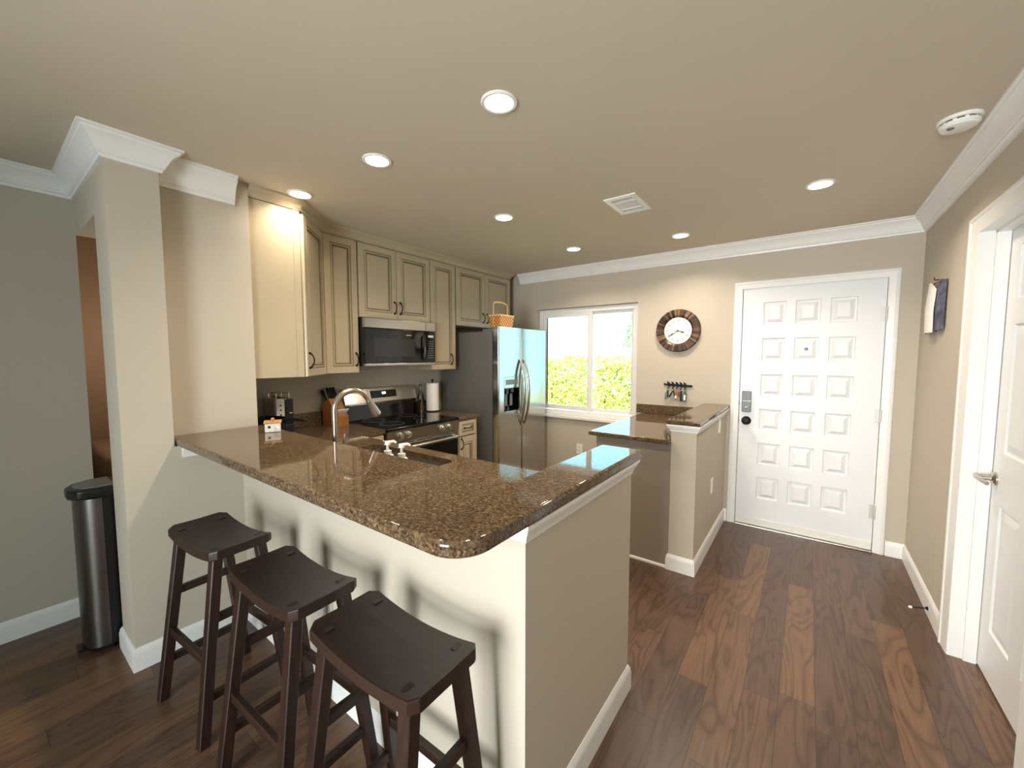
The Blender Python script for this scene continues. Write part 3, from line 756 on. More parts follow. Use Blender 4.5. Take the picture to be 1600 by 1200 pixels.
t = MB().prism_axis([(XF - .03, .80), (XF + .012, .80), (XF + .020, .893), (XF - .03, .893)], y0 + .001, y1 - .001, 1); t.build('control_panel', M['steel'], st, smooth=0)
kp = None
for y in (1.955, 2.035, 2.395, 2.475):
    q = MB().lathe([(.0001, 0), (.026, 0), (.026, .006), (.022, .008), (.020, .030), (.017, .033), (.0001, .033)], (XF + .016, y, .848), (1, 0, .05), 24); q.box(XF + .044, XF + .052, y - .0045, y + .0045, .83, .866, .002)
    q.build('knob', M['chrome'], st)
for y in (1.993, 2.072, 2.090, 2.433, 2.515): B(XF + .0155, XF + .0175, y - .0035, y + .0035, .832, .862).build('panel_marking', M['chrome'], st, smooth=0)
t = MB().box(XF - .028, XF + .012, y0 + .004, y1 - .004, .195, .795, .004); od = t.build('oven_door', M['steel'], st)
B(XF + .0115, XF + .0155, y0 + .05, y1 - .012, .30, .725, .001).build('oven_window', M['blackglass'], od)
t = MB()
for k in range(3): t.box(XF + .0115, XF + .0135, 1.93 + k * .2, 2.10 + k * .2, .781, .788)
t.build('vent_slot', M['darkvoid'], od)
t = MB().tube([(XF + .012, y0 + .04, .752), (XF + .045, y0 + .045, .754), (XF + .058, y0 + .10, .755), (XF + .062, 2.22, .756), (XF + .058, y1 - .10, .755), (XF + .045, y1 - .045, .754), (XF + .012, y1 - .04, .752)], [.012, .013, .014, .014, .014, .013, .012], 14, 1.35, (0, 0, 1))
t.build('handle', M['nickel'], od)
B(XF - .028, XF + .008, y0 + .004, y1 - .004, .03, .188, .004).build('drawer', M['steel'], st)

# ================================================================== MICROWAVE
mw = thing('microwave', (-2.98, 2.19, 1.385), 'over the range microwave with black glass door and stainless strips', 'microwave')
XM = -2.782; m0, m1 = 1.836, 2.570
B(XK + .001, XM - .03, m0 - .002, m1 - .002, 1.388, 1.771, .003).build('body', M['black'], mw)
B(XM - .03, XM, m0, m1 - .115, 1.69, 1.768, .005).build('top_strip', M['steel'], mw)
B(XM - .03, XM, m1 - .113, m1, 1.69, 1.768, .005).build('top_strip', M['steel'], mw)
dr = B(XM - .03, XM + .001, m0, m1 - .115, 1.41, 1.688, .004).build('door', M['blackglass'], mw)
B(XM + .0005, XM + .0016, 1.917, 2.33, 1.464, 1.609, .0005).build('door_window', plain('dark_mesh_window', lin(34, 35, 36), .12), dr)
B(XM + .0005, XM + .0022, 2.235, 2.295, 1.640, 1.647, .0005).build('badge', M['nickel'], dr)
t = MB().tube([(XM, 2.425, 1.43), (XM + .022, 2.425, 1.445), (XM + .026, 2.425, 1.54), (XM + .022, 2.425, 1.63), (XM, 2.425, 1.645)], .008, 10); t.build('handle', M['black'], dr)
cp = B(XM - .03, XM + .001, m1 - .113, m1, 1.41, 1.688, .004).build('control_panel', M['blackglass'], mw)
B(XM + .0005, XM + .0018, 2.482, 2.545, 1.634, 1.654).build('display', M['screen'], cp)
bm0 = MB()
for i in range(3):
    for j in range(8): bm0.box(XM + .0005, XM + .0016, 2.484 + i * .022, 2.497 + i * .022, 1.448 + j * .021, 1.455 + j * .021)
bm0.build('keypad', M['greyplas'], cp, smooth=0)
B(XM - .03, XM + .002, m0, m1 - .115, 1.386, 1.409, .004).build('bottom_strip', M['steel'], mw)
B(XM - .03, XM + .002, m1 - .113, m1, 1.386, 1.409, .004).build('bottom_strip', M['steel'], mw)

# ================================================================== REFRIGERATOR
rf = thing('refrigerator', (-2.78, 3.415, 0), 'stainless side by side refrigerator with ice and water dispenser', 'refrigerator')
f0, fs, f1 = 2.992, 3.376, 3.842; XFR = -2.372
B(XK + .03, -2.452, f0, f1, .02, 1.706, .004).build('cabinet', M['fridgeside'], rf)
B(-2.452, -2.440, f0 + .008, f1 - .008, .06, 1.70).build('gasket', M['rubber'], rf)
B(-2.46, -2.40, f0 + .01, f1 - .01, .012, .085, .004).build('toe_grille', M['black'], rf)
for a in (f0 + .03, f1 - .13): B(-2.60, -2.42, a, a + .10, 1.706, 1.732, .006).build('hinge_cover', M['greyplas'], rf)
def fridge_door(a, b, name, rec=None):
    secs = []
    r_ = .012
    if rec is None:
        t = MB().prism([(-2.438, a), (XFR - r_, a)] + arc((XFR - r_, a + r_), r_, -PI / 2, 0, 4)[1:] + arc((XFR - r_, b - r_), r_, 0, PI / 2, 4) + [(-2.438, b)], .095, 1.748, .003, 1)
    else:
        ya, yb_, za, zb_ = rec; t = MB()
        t.prism([(-2.438, a), (XFR - r_, a)] + arc((XFR - r_, a + r_), r_, -PI / 2, 0, 4)[1:] + [(XFR, ya), (-2.438, ya)], .095, 1.748)
        t.prism([(-2.438, yb_), (XFR, yb_)] + arc((XFR - r_, b - r_), r_, 0, PI / 2, 4) + [(-2.438, b)], .095, 1.748)
        t.box(-2.438, XFR, ya, yb_, .095, za); t.box(-2.438, XFR, ya, yb_, zb_, 1.748)
        bmesh.ops.remove_doubles(t.bm, verts=t.bm.verts[:], dist=1e-5)
    return t.build(name, M['steelv'], rf, smooth=40)
fd = fridge_door(f0, fs - .004, 'freezer_door', (3.075, 3.325, .915, 1.265))
gd = fridge_door(fs + .004, f1, 'fridge_door')
dp = B(-2.435, XFR + .003, 3.077, 3.323, 1.152, 1.263, .003).build('dispenser_panel', M['nickel'], fd)
B(XFR + .0028, XFR + .0036, 3.10, 3.30, 1.185, 1.235).build('dispenser_display', M['greyplas'], dp)
t = MB().box(-2.436, -2.432, 3.076, 3.324, .917, 1.152); t.box(-2.432, XFR + .001, 3.076, 3.082, .917, 1.152); t.box(-2.432, XFR + .001, 3.318, 3.324, .917, 1.152); t.box(-2.432, XFR + .001, 3.082, 3.318, 1.145, 1.152)
rc = t.build('dispenser_recess', M['blackglass'], fd, smooth=0)
B(-2.432, XFR + .012, 3.076, 3.324, .915, .924, .003).build('drip_tray', M['nickel'], rc)
t = MB().lathe([(.0001, 0), (.018, 0), (.014, -.05), (.0001, -.05)], (-2.402, 3.16, 1.145), seg=16); t.box(-2.42, -2.41, 3.14, 3.18, .97, 1.09, .003); t.build('dispenser_paddle', M['greyplas'], rc)
t = MB().lathe([(.0001, 0), (.018, 0), (.014, -.04), (.0001, -.04)], (-2.402, 3.245, 1.145), seg=16); t.box(-2.42, -2.41, 3.225, 3.265, .97, 1.09, .003); t.build('dispenser_paddle', M['greyplas'], rc)
def fhandle(y, par):
    pts = []; rr = []
    for k in range(17):
        u = k / 16; pts.append((XFR + .004 + .062 * math.sin(PI * u) ** .75, y, .765 + u * .665)); rr.append(.011 + .003 * math.sin(PI * u))
    return MB().tube(pts, rr, 12, 1.2, (1, 0, 0)).build('handle', M['nickel'], par)
fhandle(fs - .036, fd); fhandle(fs + .036, gd)

# ---- basket on top of the refrigerator
bk = thing('splint_basket', (-2.47, 3.14, 1.732), 'small woven splint basket with upright handles on the refrigerator', 'basket')
secs = []
bx0, bx1, by0, by1, bz0, bz1 = -2.535, -2.385, 3.035, 3.265, 1.749, 1.862
def rr_(x0, x1, y0, y1, r, z): return [(p[0], p[1], z) for p in rect_hole(x0, x1, y0, y1, r, 3)]
ins = .012
t = MB().loft([rr_(bx0 + ins, bx1 - ins, by0 + ins, by1 - ins, .012, bz0), rr_(bx0, bx1, by0, by1, .012, bz1), rr_(bx0 + .005, bx1 - .005, by0 + .005, by1 - .005, .010, bz1), rr_(bx0 + ins + .005, bx1 - ins - .005, by0 + ins + .005, by1 - ins - .005, .008, bz0 + .006)])
t.build('basket_body', M['basket'], bk, smooth=0)
t = MB().loft([rr_(bx0 - .003, bx1 + .003, by0 - .003, by1 + .003, .013, z) for z in (bz1 - .010, bz1 + .004)] + [rr_(bx0 + .006, bx1 - .006, by0 + .006, by1 - .006, .010, z) for z in (bz1 + .004, bz1 - .010)], cap=False); t.build('rim', M['splint'], bk)
xm = (bx0 + bx1) / 2 - .012
pts = [(xm, by0 + .006, 1.75), (xm, by0 + .004, 1.96)] + [(xm, 3.15 - .110 * math.cos(a), 1.972 + .022 * math.sin(a)) for a in [PI * k / 12 for k in range(1, 12)]] + [(xm, by1 - .004, 1.96), (xm, by1 - .006, 1.75)]
MB().tube(pts, .007, 8, .35, (0, 1, 0)).build('handle', M['splint'], bk)

# ================================================================== COUNTER ITEMS
# knife block
kbx, kby = -3.03, 1.73
kb = thing('knife_block', (kbx, kby, ZK), 'slanted wooden knife block on the lower counter beside the stove', 'knife block', rotz=math.radians(8))
def loc_prism(poly, a0, a1, axis, bev=.003): return MB().prism_axis(poly, a0, a1, axis, bev)
# side profile in (x,z): leans back towards the wall, slot face towards +x
t = loc_prism([(-.10, 0), (.075, 0), (.075, .075), (.06, .085), (-.02, .215), (-.115, .165), (-.10, .10)], -.055, .055, 1)
t.build('block', M['blockwood'], kb, local=True)
sd_ = Vector((-.08, 0, .13)).normalized(); nd = Vector((.13, 0, .08)).normalized()
M4 = Matrix.Translation((kbx, kby, ZK)) @ Matrix.Rotation(math.radians(8), 4, 'Z')
def knife(base, dirv, ln, wd, mats, name, lab, cat, grp):
    b = M4 @ Vector(base); d = (M4.to_3x3() @ Vector(dirv)).normalized(); y = M4.to_3x3() @ Vector((0, 1, 0))
    r = thing(name, b, lab, cat, grp)
    q = MB().tube([b, b + d * ln * .15, b + d * ln * .5, b + d * ln * .85, b + d * ln], [wd * .85, wd, wd * .9, wd * 1.05, wd * .6], 10, 1.4); q.build('handle', mats[0], r)
    q = MB()
    for k in (.25, .5, .75): q.lathe([(.0001, -wd * 1.08), (.003, -wd * 1.08), (.003, wd * 1.08), (.0001, wd * 1.08)], b + d * ln * k, nd, 8)
    q.build('rivet', M['chrome'], r)
    MB().rod(b - d * .05, b, .001, wd * .8, nd, 0).build('blade', M['chrome'], r)
    return r
for i, (sy, sx) in enumerate(((-.012, .30), (.018, .30), (.045, .30), (-.03, .66))):
    base = Vector((-.02, 0, .215)) + Vector((-.095, 0, -.05)) * sx + Vector((0, sy, .004))
    knife(base, (-.45, 0, .89), .105, .010, [M['black']], 'kitchen_knife', 'black handled kitchen knife standing in the top of the knife block', 'knife', 'large knives in the knife block')
for i in range(6):
    base = Vector((.052, -.042 + i * .0168, .098)); 
    knife(base, (.72, 0, .69), .05, .0058, [M['plastic']], 'steak_knife', 'pale handled steak knife in the front row of the knife block', 'knife', 'steak knives in the knife block')
# paper towel roll on its holder
px_, py_ = -3.03, 2.752
ph = thing('paper_towel_holder', (px_, py_, ZK), 'dark paper towel stand by the refrigerator side', 'holder')
MB().lathe([(.0001, 0), (.075, 0), (.075, .008), (.06, .012), (.0001, .012)], (px_, py_, ZK)).build('base', M['bronze'], ph)
MB().lathe([(.0001, .012), (.006, .012), (.006, .30), (.011, .305), (.012, .315), (.006, .324), (.0001, .325)], (px_, py_, ZK)).build('rod', M['bronze'], ph)
o = MB().lathe([(.02, .0125), (.062, .0125), (.062, .285), (.02, .285), (.02, .0125)], (px_, py_, ZK), seg=40).build('paper_towel_roll', M['paper']); tag(o, 'white paper towel roll standing beside the refrigerator', 'paper towels')
# oil bottles
def bottle(x, y, h, r, lab, cap, fill):
    b = thing('oil_bottle', (x, y, ZK), lab, 'bottle', 'bottles beside the paper towels')
    MB().lathe([(.0001, 0), (r, 0), (r, fill), (.0001, fill)], (x, y, ZK), seg=20).build('oil', M['amber'], b)
    MB().lathe([(r + .0008, 0), (r + .001, fill + .01), (r, h * .55), (r * .55, h * .66), (r * .38, h * .72), (r * .38, h * .86)], (x, y, ZK), seg=20).build('glass_body', M['glass'], b)
    q = MB().lathe([(.0001, h * .86), (r * .5, h * .86), (r * .45, h * .92), (.0001, h * .92)], (x, y, ZK), seg=16); q.build('stopper', M['black'], b)
    if cap: MB().tube([(x, y, ZK + h * .92), (x, y, ZK + h * .97), (x + .004, y, ZK + h)], [.005, .004, .003], 8).build('pour_spout', M['chrome'], b)
    return b
bottle(-3.095, 2.655, .30, .030, 'tall clear oil bottle with pour spout beside the paper towels', True, .10)
bottle(-3.05, 2.625, .165, .020, 'short amber bottle closest to the stove back panel', False, .10)
bottle(-3.13, 2.70, .17, .022, 'dark amber bottle half hidden behind the paper towels', False, .12)
# toaster
ts = thing('toaster', (-3.05, 1.30, ZK), 'chrome long slot toaster in the corner under the wall cabinet', 'toaster')
B(-3.155, -2.952, 1.245, 1.365, ZK, ZK + .075, .008, 3).build('base', M['black'], ts)
B(-3.155, -2.985, 1.248, 1.362, ZK + .075, 1.172, .014, 4).build('body', M['chrome'], ts)
B(-2.985, -2.955, 1.246, 1.305, ZK + .075, 1.168, .006, 3).build('control_end', M['plastic'], ts)
B(-2.985, -2.957, 1.306, 1.364, ZK + .075, 1.162, .006, 3).build('lever_end', M['black'], ts)
q = MB()
for k in range(3): q.lathe([(.0001, 0), (.006, 0), (.006, .003), (.0001, .003)], (-2.956, 1.277, 1.055 + k * .033), (1, 0, 0), 12)
q.build('button', M['black'], ts)
B(-2.958, -2.935, 1.325, 1.347, 1.06, 1.07, .003).build('lever', M['chrome'], ts)
B(-3.14, -3.0, 1.29, 1.318, 1.1715, 1.1735).build('slot', M['darkvoid'], ts)
q = MB()
for y in (1.262, 1.348): q.tube([(-3.10, y, 1.17), (-3.10, y, 1.205), (-2.985, y, 1.205), (-2.985, y, 1.17)], .003, 8)
q.tube([(-2.985, 1.262, 1.205), (-2.985, 1.348, 1.205)], .003, 8); q.tube([(-3.10, 1.262, 1.205), (-3.10, 1.348, 1.205)], .003, 8)
q.build('warming_rack', M['chrome'], ts)
# black pot
pt = thing('saute_pot', (-2.84, 1.125, ZK), 'black deep pan with a long handle behind the salt box', 'pan')
MB().lathe([(.0001, 0), (.10, 0), (.115, .012), (.122, .14), (.125, .145), (.119, .146), (.112, .018), (.0001, .012)], (-2.84, 1.125, ZK), seg=36).build('pan_body', M['blackmetal'], pt)
MB().tube([(-2.735, 1.165, ZK + .128), (-2.67, 1.19, ZK + .142), (-2.60, 1.215, ZK + .150), (-2.535, 1.238, ZK + .143)], [.009, .010, .011, .008], 10, 1.3).build('handle', M['black'], pt)
# salt box on the bar
ang = math.radians(-24)
sb = thing('salt_box', (-2.285, .945, ZB), 'little white box with wooden lid and spoon on the bar', 'box', rotz=ang)
B(-.042, .042, -.036, .036, .001, .046, .003).build('box_body', M['plastic'], sb, local=True)
B(-.047, .047, -.041, .041, .046, .054, .003).build('lid', M['lidwood'], sb, local=True)
MB().lathe([(.0001, .054), (.005, .054), (.009, .062), (.008, .070), (.0001, .072)], (0, 0, 0), seg=14).build('lid_knob', M['lidwood'], sb, local=True)
B(.0415, .0432, -.022, -.010, .022, .034, .0004).build('emblem', M['black'], sb, local=True)
MB().tube([(.040, .016, .028), (.062, .023, .024), (.086, .03, .020)], [.006, .0055, .007], 8).build('spoon_handle', M['plastic'], sb, local=True)

# ================================================================== WALL ITEMS
# clock
ck = thing('wall_clock', (-.992, YF, 1.702), 'round wall clock framed with brown wooden staves', 'clock')
cx, cz = -.992, 1.702; RO, RI = .197, .122
fr_ = MB(); ns = 72
for k in range(ns):
    a0, a1 = 2 * PI * k / ns, 2 * PI * (k + 1) / ns - .004
    fr_.mi = random.choice([0, 0, 1, 2, 2, 3, 4, 4, 5, 6, 7, 5])
    d0 = .038 + random.uniform(-.003, .003)
    pt_ = lambda r, a, y: (cx + r * math.cos(a), YF - y, cz + r * math.sin(a))
    fr_.loft([[pt_(RI, a0, .012), pt_(RI, a1, .012), pt_(RI, a1, d0 - .014), pt_(RI, a0, d0 - .014)], [pt_(RI + .02, a0, .008), pt_(RI + .02, a1, .008), pt_(RI + .02, a1, d0), pt_(RI + .02, a0, d0)], [pt_(RO - .008, a0, .004), pt_(RO - .008, a1, .004), pt_(RO - .008, a1, d0), pt_(RO - .008, a0, d0)], [pt_(RO, a0, .004), pt_(RO, a1, .004), pt_(RO, a1, d0 - .012), pt_(RO, a0, d0 - .012)]])
fr_.build('clock_frame', STAVES, ck, smooth=0)
MB().lathe([(.0001, .001), (RO - .004, .001), (RO - .004, .018), (RI + .001, .02), (.0001, .02)], (cx, YF, cz), (0, -1, 0), 48).build('back_plate', M['espressov'], ck)
fc_ = MB().lathe([(.0001, .02), (RI, .02), (RI, .0205), (.0001, .0205)], (cx, YF, cz), (0, -1, 0), 48).build('clock_face', M['clockface'], ck)
for k in range(1, 13):
    a = PI / 2 - 2 * PI * k / 12
    text(str(k), .030, M['ink'], fc_, (cx + .094 * math.cos(a), YF - .0212, cz + .094 * math.sin(a)), (PI / 2, 0, 0))
def hand(a, ln, wd, nm, y):
    d = Vector((math.cos(a), 0, math.sin(a))); q = Vector((-math.sin(a), 0, math.cos(a))); o_ = Vector((cx, YF - y, cz)); pts = [(-.012, wd * .5), (ln * .4, wd * .45), (ln * .62, wd * 1.2), (ln, .0004)]
    return MB().loft([[o_ + d * u - q * v, o_ + d * u + q * v, o_ + d * u + q * v + Vector((0, -.0015, 0)), o_ + d * u - q * v + Vector((0, -.0015, 0))] for u, v in pts]).build(nm, M['black'], ck, smooth=0)
hand(PI / 2 - 2 * PI * (3.65 / 12), .068, .0055, 'hour_hand', .0245); hand(PI / 2 - 2 * PI * (39.5 / 60), .098, .0045, 'minute_hand', .0275)
MB().lathe([(.0001, .022), (.006, .022), (.006, .031), (.0001, .032)], (cx, YF, cz), (0, -1, 0), 16).build('hub', M['black'], ck)

# key rack with hanging key sets
kr = thing('key_rack', (-.98, YF, 1.185), 'black metal key rack with five leaf shaped hooks under the clock', 'key rack')
t = MB().rod((-1.095, YF - .008, 1.198), (-.868, YF - .008, 1.190), .009, .005, (0, 0, 1), .002)
for x, z in ((-1.10, 1.200), (-.863, 1.190)): t.lathe([(.0001, -.006), (.008, -.004), (.010, 0), (.008, .004), (.0001, .006)], (x, YF - .009, z), (0, 1, 0), 14)
t.build('back_bar', M['blackmetal'], kr)
HX = [-1.062, -1.023, -.986, -.950, -.915]
for x in HX:
    z = 1.196 + (x + 1.09) * -.035
    t = MB().prism_axis([(x + .020, z - .012), (x + .018, z + .004), (x + .004, z + .026), (x - .016, z + .036), (x - .012, z + .016), (x - .014, z - .004), (x - .002, z - .018)], YF - .018, YF - .012, 1, .0015)
    t.tube([(x, YF - .015, z - .012), (x, YF - .016, z - .028), (x, YF - .028, z - .036), (x, YF - .036, z - .026)], .0032, 8)
    t.build('hook', M['blackmetal'], kr)
def ring(x, z, r=.011): return [(x + r * math.sin(2 * PI * k / 14), YF - .028, z - r + r * math.cos(2 * PI * k / 14)) for k in range(15)]
def keys(x, lab, items):
    z = 1.162; r = thing('key_set', (x, YF - .03, z), lab, 'keys', 'key sets on the rack')
    MB().tube(ring(x, z), .0013, 6).build('key_ring', M['chrome'], r)
    for nm, poly, mat in items:
        MB().prism_axis([(x + a, z - .018 + b) for a, b in poly], YF - .033 - .004 * items.index((nm, poly, mat)), YF - .026 - .004 * items.index((nm, poly, mat)), 1, .001).build(nm, mat, r)
rect = lambda a, b, c, d: [(a, c), (b, c), (b, d), (a, d)]
keys(HX[0], 'silver car key fob with dark keys on the leftmost hook', [('key_fob', [(-.032, -.085), (-.006, -.085), (.006, -.05), (0, -.005), (-.012, 0), (-.026, -.03)], M['greyplas']), ('key', rect(-.006, .004, -.06, 0), M['blackmetal'])])
keys(HX[1], 'black strap looped on the second hook from the left', [('strap', [(-.036, -.06), (-.022, -.066), (.006, -.012), (.022, -.085), (.034, -.085), (.014, 0), (0, 0)], M['black'])])
keys(HX[2], 'brown leather key tag with white label on the middle hook', [('tag', [(-.014, -.052), (.016, -.052), (.018, -.012), (0, 0), (-.014, -.012)], M['blockwood']), ('label', rect(-.014, .004, -.075, -.046), M['plastic'])])
keys(HX[3], 'long black key fob on the fourth hook', [('key_fob', rect(-.004, .014, -.098, 0), M['black']), ('key', rect(-.016, -.006, -.06, -.002), M['chrome'])])
keys(HX[4], 'pale green and white key tag on the rightmost hook', [('tag', [(-.014, -.098), (.014, -.098), (.020, -.03), (.008, 0), (-.008, 0), (-.014, -.03)], plain('green_tag', lin(70, 98, 92), .5)), ('label', [(-.008, -.085), (.010, -.085), (.012, -.035), (-.006, -.035)], M['plastic'])])

def outlet(x, y, z, N, name, lab, kind, cat, w_=.07, h_=.115):
    r = thing(name, (x, y, z), lab, cat); N = Vector(N); U = Vector((0, 0, 1)).cross(N)
    o = Vector((x, y, z)); bx = lambda u0, u1, v0, v1, d0, d1, nm, mat, par: MB().loft([[o + U * u0 + Vector((0, 0, v0)) + N * d, o + U * u1 + Vector((0, 0, v0)) + N * d, o + U * u1 + Vector((0, 0, v1)) + N * d, o + U * u0 + Vector((0, 0, v1)) + N * d] for d in (d0, d1)]).build(nm, mat, par, smooth=0)
    bx(-w_ / 2, w_ / 2, -h_ / 2, h_ / 2, .0003, .005, 'cover_plate', M['plastic'], r)
    if kind == 'outlet':
        for s_ in (-1, 1):
            q = bx(-.017, .017, s_ * .02 - .014, s_ * .02 + .014, .005, .0065, 'socket', M['plastic'], r)
            for k in (-.006, .006): bx(k - .0012, k + .0012, s_ * .02 - .004, s_ * .02 + .006, .0064, .0068, 'slot', M['black'], q)
    else: bx(-.012, .012, -.028, .028, .005, .0095, 'rocker', M['plastic'], r)
    return r
outlet(-1.995, YF, .448, (0, -1, 0), 'wall_outlet', 'white wall outlet low under the kitchen window', 'outlet', 'outlet')
outlet(-.57, 3.618, .902, (1, 0, 0), 'light_switch', 'white light switch high on the half wall by the entry door', 'switch', 'light switch')
outlet(-.57, 3.365, .468, (1, 0, 0), 'wall_outlet', 'white outlet low on the half wall facing the entry door', 'outlet', 'outlet')
outlet(-1.62, .858, .41, (0, -1, 0), 'wall_outlet', 'white outlet on the bar front behind the middle stool', 'outlet', 'outlet')

# door stop
dsx = thing('door_stop', (XR - .014, 3.14, .045), 'spring door stop sticking out of the right baseboard', 'door stop')
MB().lathe([(.0001, 0), (.011, 0), (.010, .004), (.006, .01), (.0001, .01)], (XR - .0145, 3.14, .045), (-1, 0, 0), 16).build('mount', M['bronze'], dsx)
MB().tube([(XR - .024 - k * .0009, 3.14 + .005 * math.cos(k * .9) - k * .0005, .045 + .005 * math.sin(k * .9)) for k in range(70)], .0013, 6).build('spring', M['bronze'], dsx)
MB().lathe([(.0001, 0), (.007, 0), (.008, .006), (.006, .013), (.0001, .014)], (XR - .086, 3.105, .045), (-1, -.5, 0), 14).build('rubber_tip', M['plastic'], dsx)

# hanging tea towel on the right wall
tw = thing('hanging_towel', (XR, 3.48, 1.6), 'white and navy printed tea towel hanging on the right wall', 'towel')
def cloth(ys_, outs, zt, zb, mat, nm, th=.004):
    secs = []
    for y, o_, a, b in zip(ys_, outs, zt, zb):
        secs.append([(XR - o_, y, a), (XR - o_ - th, y, a), (XR - o_ * 1.35 - th, y, (a + b) / 2), (XR - o_ * 1.25 - th, y, b), (XR - o_ * 1.25, y, b), (XR - o_ * 1.35, y, (a + b) / 2)])
    return MB().loft(secs).build(nm, mat, tw, smooth=60)
cloth([3.66, 3.60, 3.54, 3.48, 3.44, 3.42], [.008, .022, .032, .036, .034, .022], [1.895, 1.90, 1.905, 1.905, 1.89, 1.86], [1.60, 1.602, 1.604, 1.606, 1.606, 1.606], M['linen'], 'front_fold')
cloth([3.43, 3.40, 3.36, 3.32, 3.285], [.006, .016, .022, .018, .006], [1.83, 1.87, 1.90, 1.905, 1.90], [1.61, 1.612, 1.614, 1.616, 1.62], M['towelnavy'], 'printed_side')
MB().tube([(XR - .012, 3.66, 1.897), (XR - .018, 3.48, 1.906), (XR - .012, 3.29, 1.902)], .005, 8).build('hanging_rod', M['lidwood'], tw)
MB().tube([(XR - .001, 3.50, 1.925), (XR - .02, 3.50, 1.925), (XR - .022, 3.50, 1.94)], .003, 8).build('hook', M['bronze'], tw)

# ================================================================== BAR STOOLS (local coordinates)
def make_stool():
    r = thing('bar_stool', (0, 0, 0), '', 'bar stool', 'saddle stools at the bar')
    hx, hy, sag, th, zt = .216, .112, .026, .036, .735
    secs = []; N_ = 24
    for i in range(N_ + 1):
        u = -1 + 2 * i / N_; x = hx * u
        c = max(0, (abs(x) - (hx - .02)) / .02); wy = hy - .02 * (1 - math.sqrt(max(0, 1 - c * c)))
        z1 = zt - sag * (1 - u * u); z0 = z1 - th
        secs.append([(x, -wy, z0 + .005), (x, -wy, z1 - .006), (x, -wy + .002, z1 - .002), (x, -wy + .007, z1), (x, 0, z1 - .002), (x, wy - .007, z1), (x, wy - .002, z1 - .002), (x, wy, z1 - .006), (x, wy, z0 + .005), (x, wy - .005, z0), (x, -wy + .005, z0)])
    MB().loft(secs).build('seat', M['espresso'], r, local=True, smooth=40)
    top = {}; ft = {}
    for sx in (-1, 1):
        for sy in (-1, 1):
            p1 = (sx * .168, sy * .078, .695); p0 = (sx * .198, sy * .162, 0)
            q = MB().bar(p0, p1, .036, .036, .040, .036, .003)
            zt_ = .735 - sag * (1 - (.168 / hx) ** 2)
            q.mi = 1; q.box(sx * .168 - .013, sx * .168 + .013, sy * .078 - .013, sy * .078 + .013, .69, zt_ + .0006)
            q.build('leg', [M['espressov'], M['espressod']], r, local=True)
    at = lambda sx, sy, z: Vector((sx * (.198 - .030 * z / .695), sy * (.162 - .084 * z / .695), z))
    for sx in (-1, 1):
        for z in (.17, .46): MB().rod(at(sx, -1, z), at(sx, 1, z), .016, .010, (0, 0, 1)).build('stretcher', M['espresso'], r, local=True)
    for sy in (-1, 1): MB().rod(at(-1, sy, .30), at(1, sy, .30), .016, .010, (0, 0, 1)).build('stretcher', M['espresso'], r, local=True)
    return r
s1 = make_stool(); s1.location = (-.858, .621, 0); s1['label'] = 'dark saddle seat stool nearest the camera at the bar corner'; s1.rotation_euler = (0, 0, math.radians(1))
dup_tree(s1, (-1.379, .610, 0), 'dark saddle seat stool in the middle of the row of three', math.radians(2))
dup_tree(s1, (-1.978, .590, 0), 'dark saddle seat stool closest to the column and trash can', math.radians(4))

# ================================================================== TRASH CAN in the passage
tc = thing('trash_can', (-2.87, .46, 0), 'tall slim stainless trash can with black lid beside the column', 'trash can')
fpoly = [(-2.975, .35), (-2.965, .30), (-2.93, .272), (-2.88, .26), (-2.83, .262), (-2.79, .276), (-2.765, .302), (-2.757, .33), (-2.757, .35)]
MB().prism(fpoly, .025, .775, .004, 2).build('front_shell', M['trashsteel'], tc)
MB().prism([(-2.975, .351), (-2.757, .351), (-2.754, .60), (-2.77, .64), (-2.95, .64), (-2.968, .60)], .02, .78, .008, 2).build('rear_shell', M['black'], tc)
MB().prism([(-2.96, .36), (-2.94, .295), (-2.88, .272), (-2.83, .272), (-2.78, .295), (-2.765, .36)], 0, .025, .003, 1).build('base', M['black'], tc)
ld = MB().prism([(-2.99, .62), (-2.99, .33), (-2.965, .270), (-2.90, .240), (-2.82, .240), (-2.765, .270), (-2.742, .33), (-2.742, .62)], .775, .825, .012, 3).build('lid', M['black'], tc)
MB().prism([(-2.965, .40), (-2.965, .335), (-2.94, .290), (-2.89, .265), (-2.83, .265), (-2.785, .290), (-2.768, .335), (-2.768, .40)], .825, .832, .004, 2).build('lid_plate', M['greyplas'], ld)
B(-2.96, -2.768, .425, .44, .825, .836, .003).build('lid_bar', M['black'], ld)
B(-2.90, -2.82, .240, .28, .012, .022, .004).build('pedal', M['black'], tc)
ab = B(-4.28, -3.45, .47, .84, .0, .845, .05, 4).build('padded_bench', M['tan']); tag(ab, 'tan padded bench end glimpsed in the passage behind the trash can', 'bench')

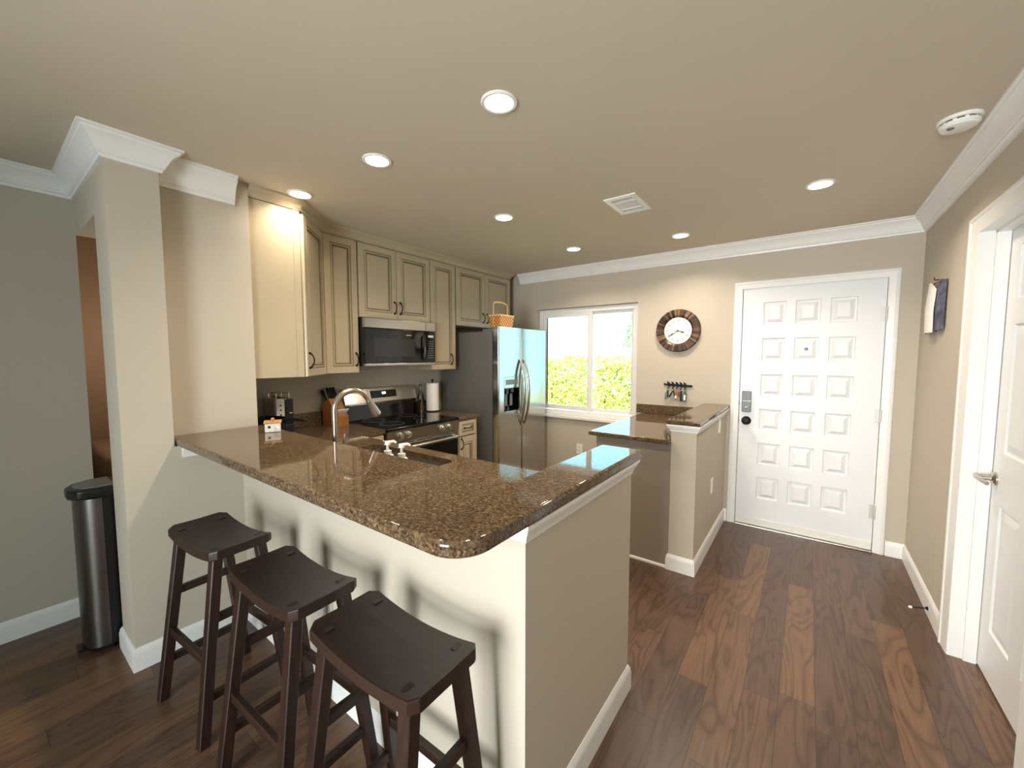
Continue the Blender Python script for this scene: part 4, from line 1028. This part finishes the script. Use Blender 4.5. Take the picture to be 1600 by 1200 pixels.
# ================================================================== OUTSIDE
struct(B(-14, 6, YF + .3, 22, -.5, -.3).build('ground', M['grass'], smooth=0))
def hedge(x0, x1, y, zt, n, lab, seed):
    rnd = random.Random(seed); t = bmesh.new()
    for k in range(n):
        x = rnd.uniform(x0, x1); top = zt + .03 * math.sin(x * 3.1 + seed) + .03 * math.sin(x * 9 + seed * 2)
        z = -.3 + (top + .3) * rnd.random() ** .8; yy = y + rnd.uniform(-.5, .5) * (1 - .5 * max(0, z / top))
        s_ = rnd.uniform(.032, .06); c = Vector((x, yy, z))
        a = Vector((rnd.gauss(0, 1), rnd.gauss(0, 1), rnd.gauss(0, 1))).normalized(); b = a.cross(Vector((rnd.gauss(0, 1), rnd.gauss(0, 1), rnd.gauss(0, 1)))).normalized()
        vs = [t.verts.new(c + a * s_), t.verts.new(c + b * s_ * .5), t.verts.new(c - a * s_), t.verts.new(c - b * s_ * .5)]; t.faces.new(vs)
    q = MB(); q._add(t)
    hd_ = thing('hedge', ((x0 + x1) / 2, y, -.3), lab, 'hedge', 'bushes outside the window')
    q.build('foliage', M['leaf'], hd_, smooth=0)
    q = MB()
    for k in range(8):
        x = x0 + (x1 - x0) * (k + .5) / 8; q.tube([(x, y, -.3), (x + rnd.uniform(-.1, .1), y, zt * .5), (x + rnd.uniform(-.2, .2), y + .1, zt * .85)], [.03, .02, .008], 6)
    q.build('stem', M['blockwood'], hd_)
hedge(-6.6, -3.87, 8.0, 1.44, 12500, 'sunlit yellow green hedge in the left window pane', 1)
hedge(-3.70, -1.2, 8.1, 1.49, 12000, 'sunlit yellow green hedge in the right window pane', 2)
tb = thing('tree', (-.75, 6.35, -.3), 'tree outside whose leafy branch tip hangs in the right window pane', 'tree')
rnd = random.Random(5); t = bmesh.new()
for k in range(110):
    z = 1.60 + .33 * rnd.random(); c = Vector((-2.23 + rnd.gauss(0, .035) + .1 * (z - 1.75), 6 + rnd.gauss(0, .05), z)); s_ = rnd.uniform(.02, .036)
    a = Vector((rnd.gauss(0, 1), rnd.gauss(0, 1), rnd.gauss(0, 1))).normalized(); b = a.cross(Vector((rnd.gauss(0, 1), rnd.gauss(0, 1), rnd.gauss(0, 1)))).normalized()
    t.faces.new([t.verts.new(c + a * s_), t.verts.new(c + b * s_ * .5), t.verts.new(c - a * s_), t.verts.new(c - b * s_ * .5)])
q = MB(); q._add(t); q.build('foliage', M['leafdark'], tb, smooth=0)
MB().tube([(-2.24, 6, 1.62), (-2.22, 6, 1.8), (-2.19, 6.02, 2.1), (-1.9, 6.1, 2.9), (-1.2, 6.2, 3.3), (-.75, 6.35, 3.2)], [.003, .005, .009, .02, .04, .05], 6).build('branch', M['blockwood'], tb)
MB().tube([(-.75, 6.35, -.3), (-.74, 6.36, 1.5), (-.75, 6.35, 3.2), (-.7, 6.4, 4.4)], [.10, .085, .07, .03], 10).build('trunk', M['blockwood'], tb)
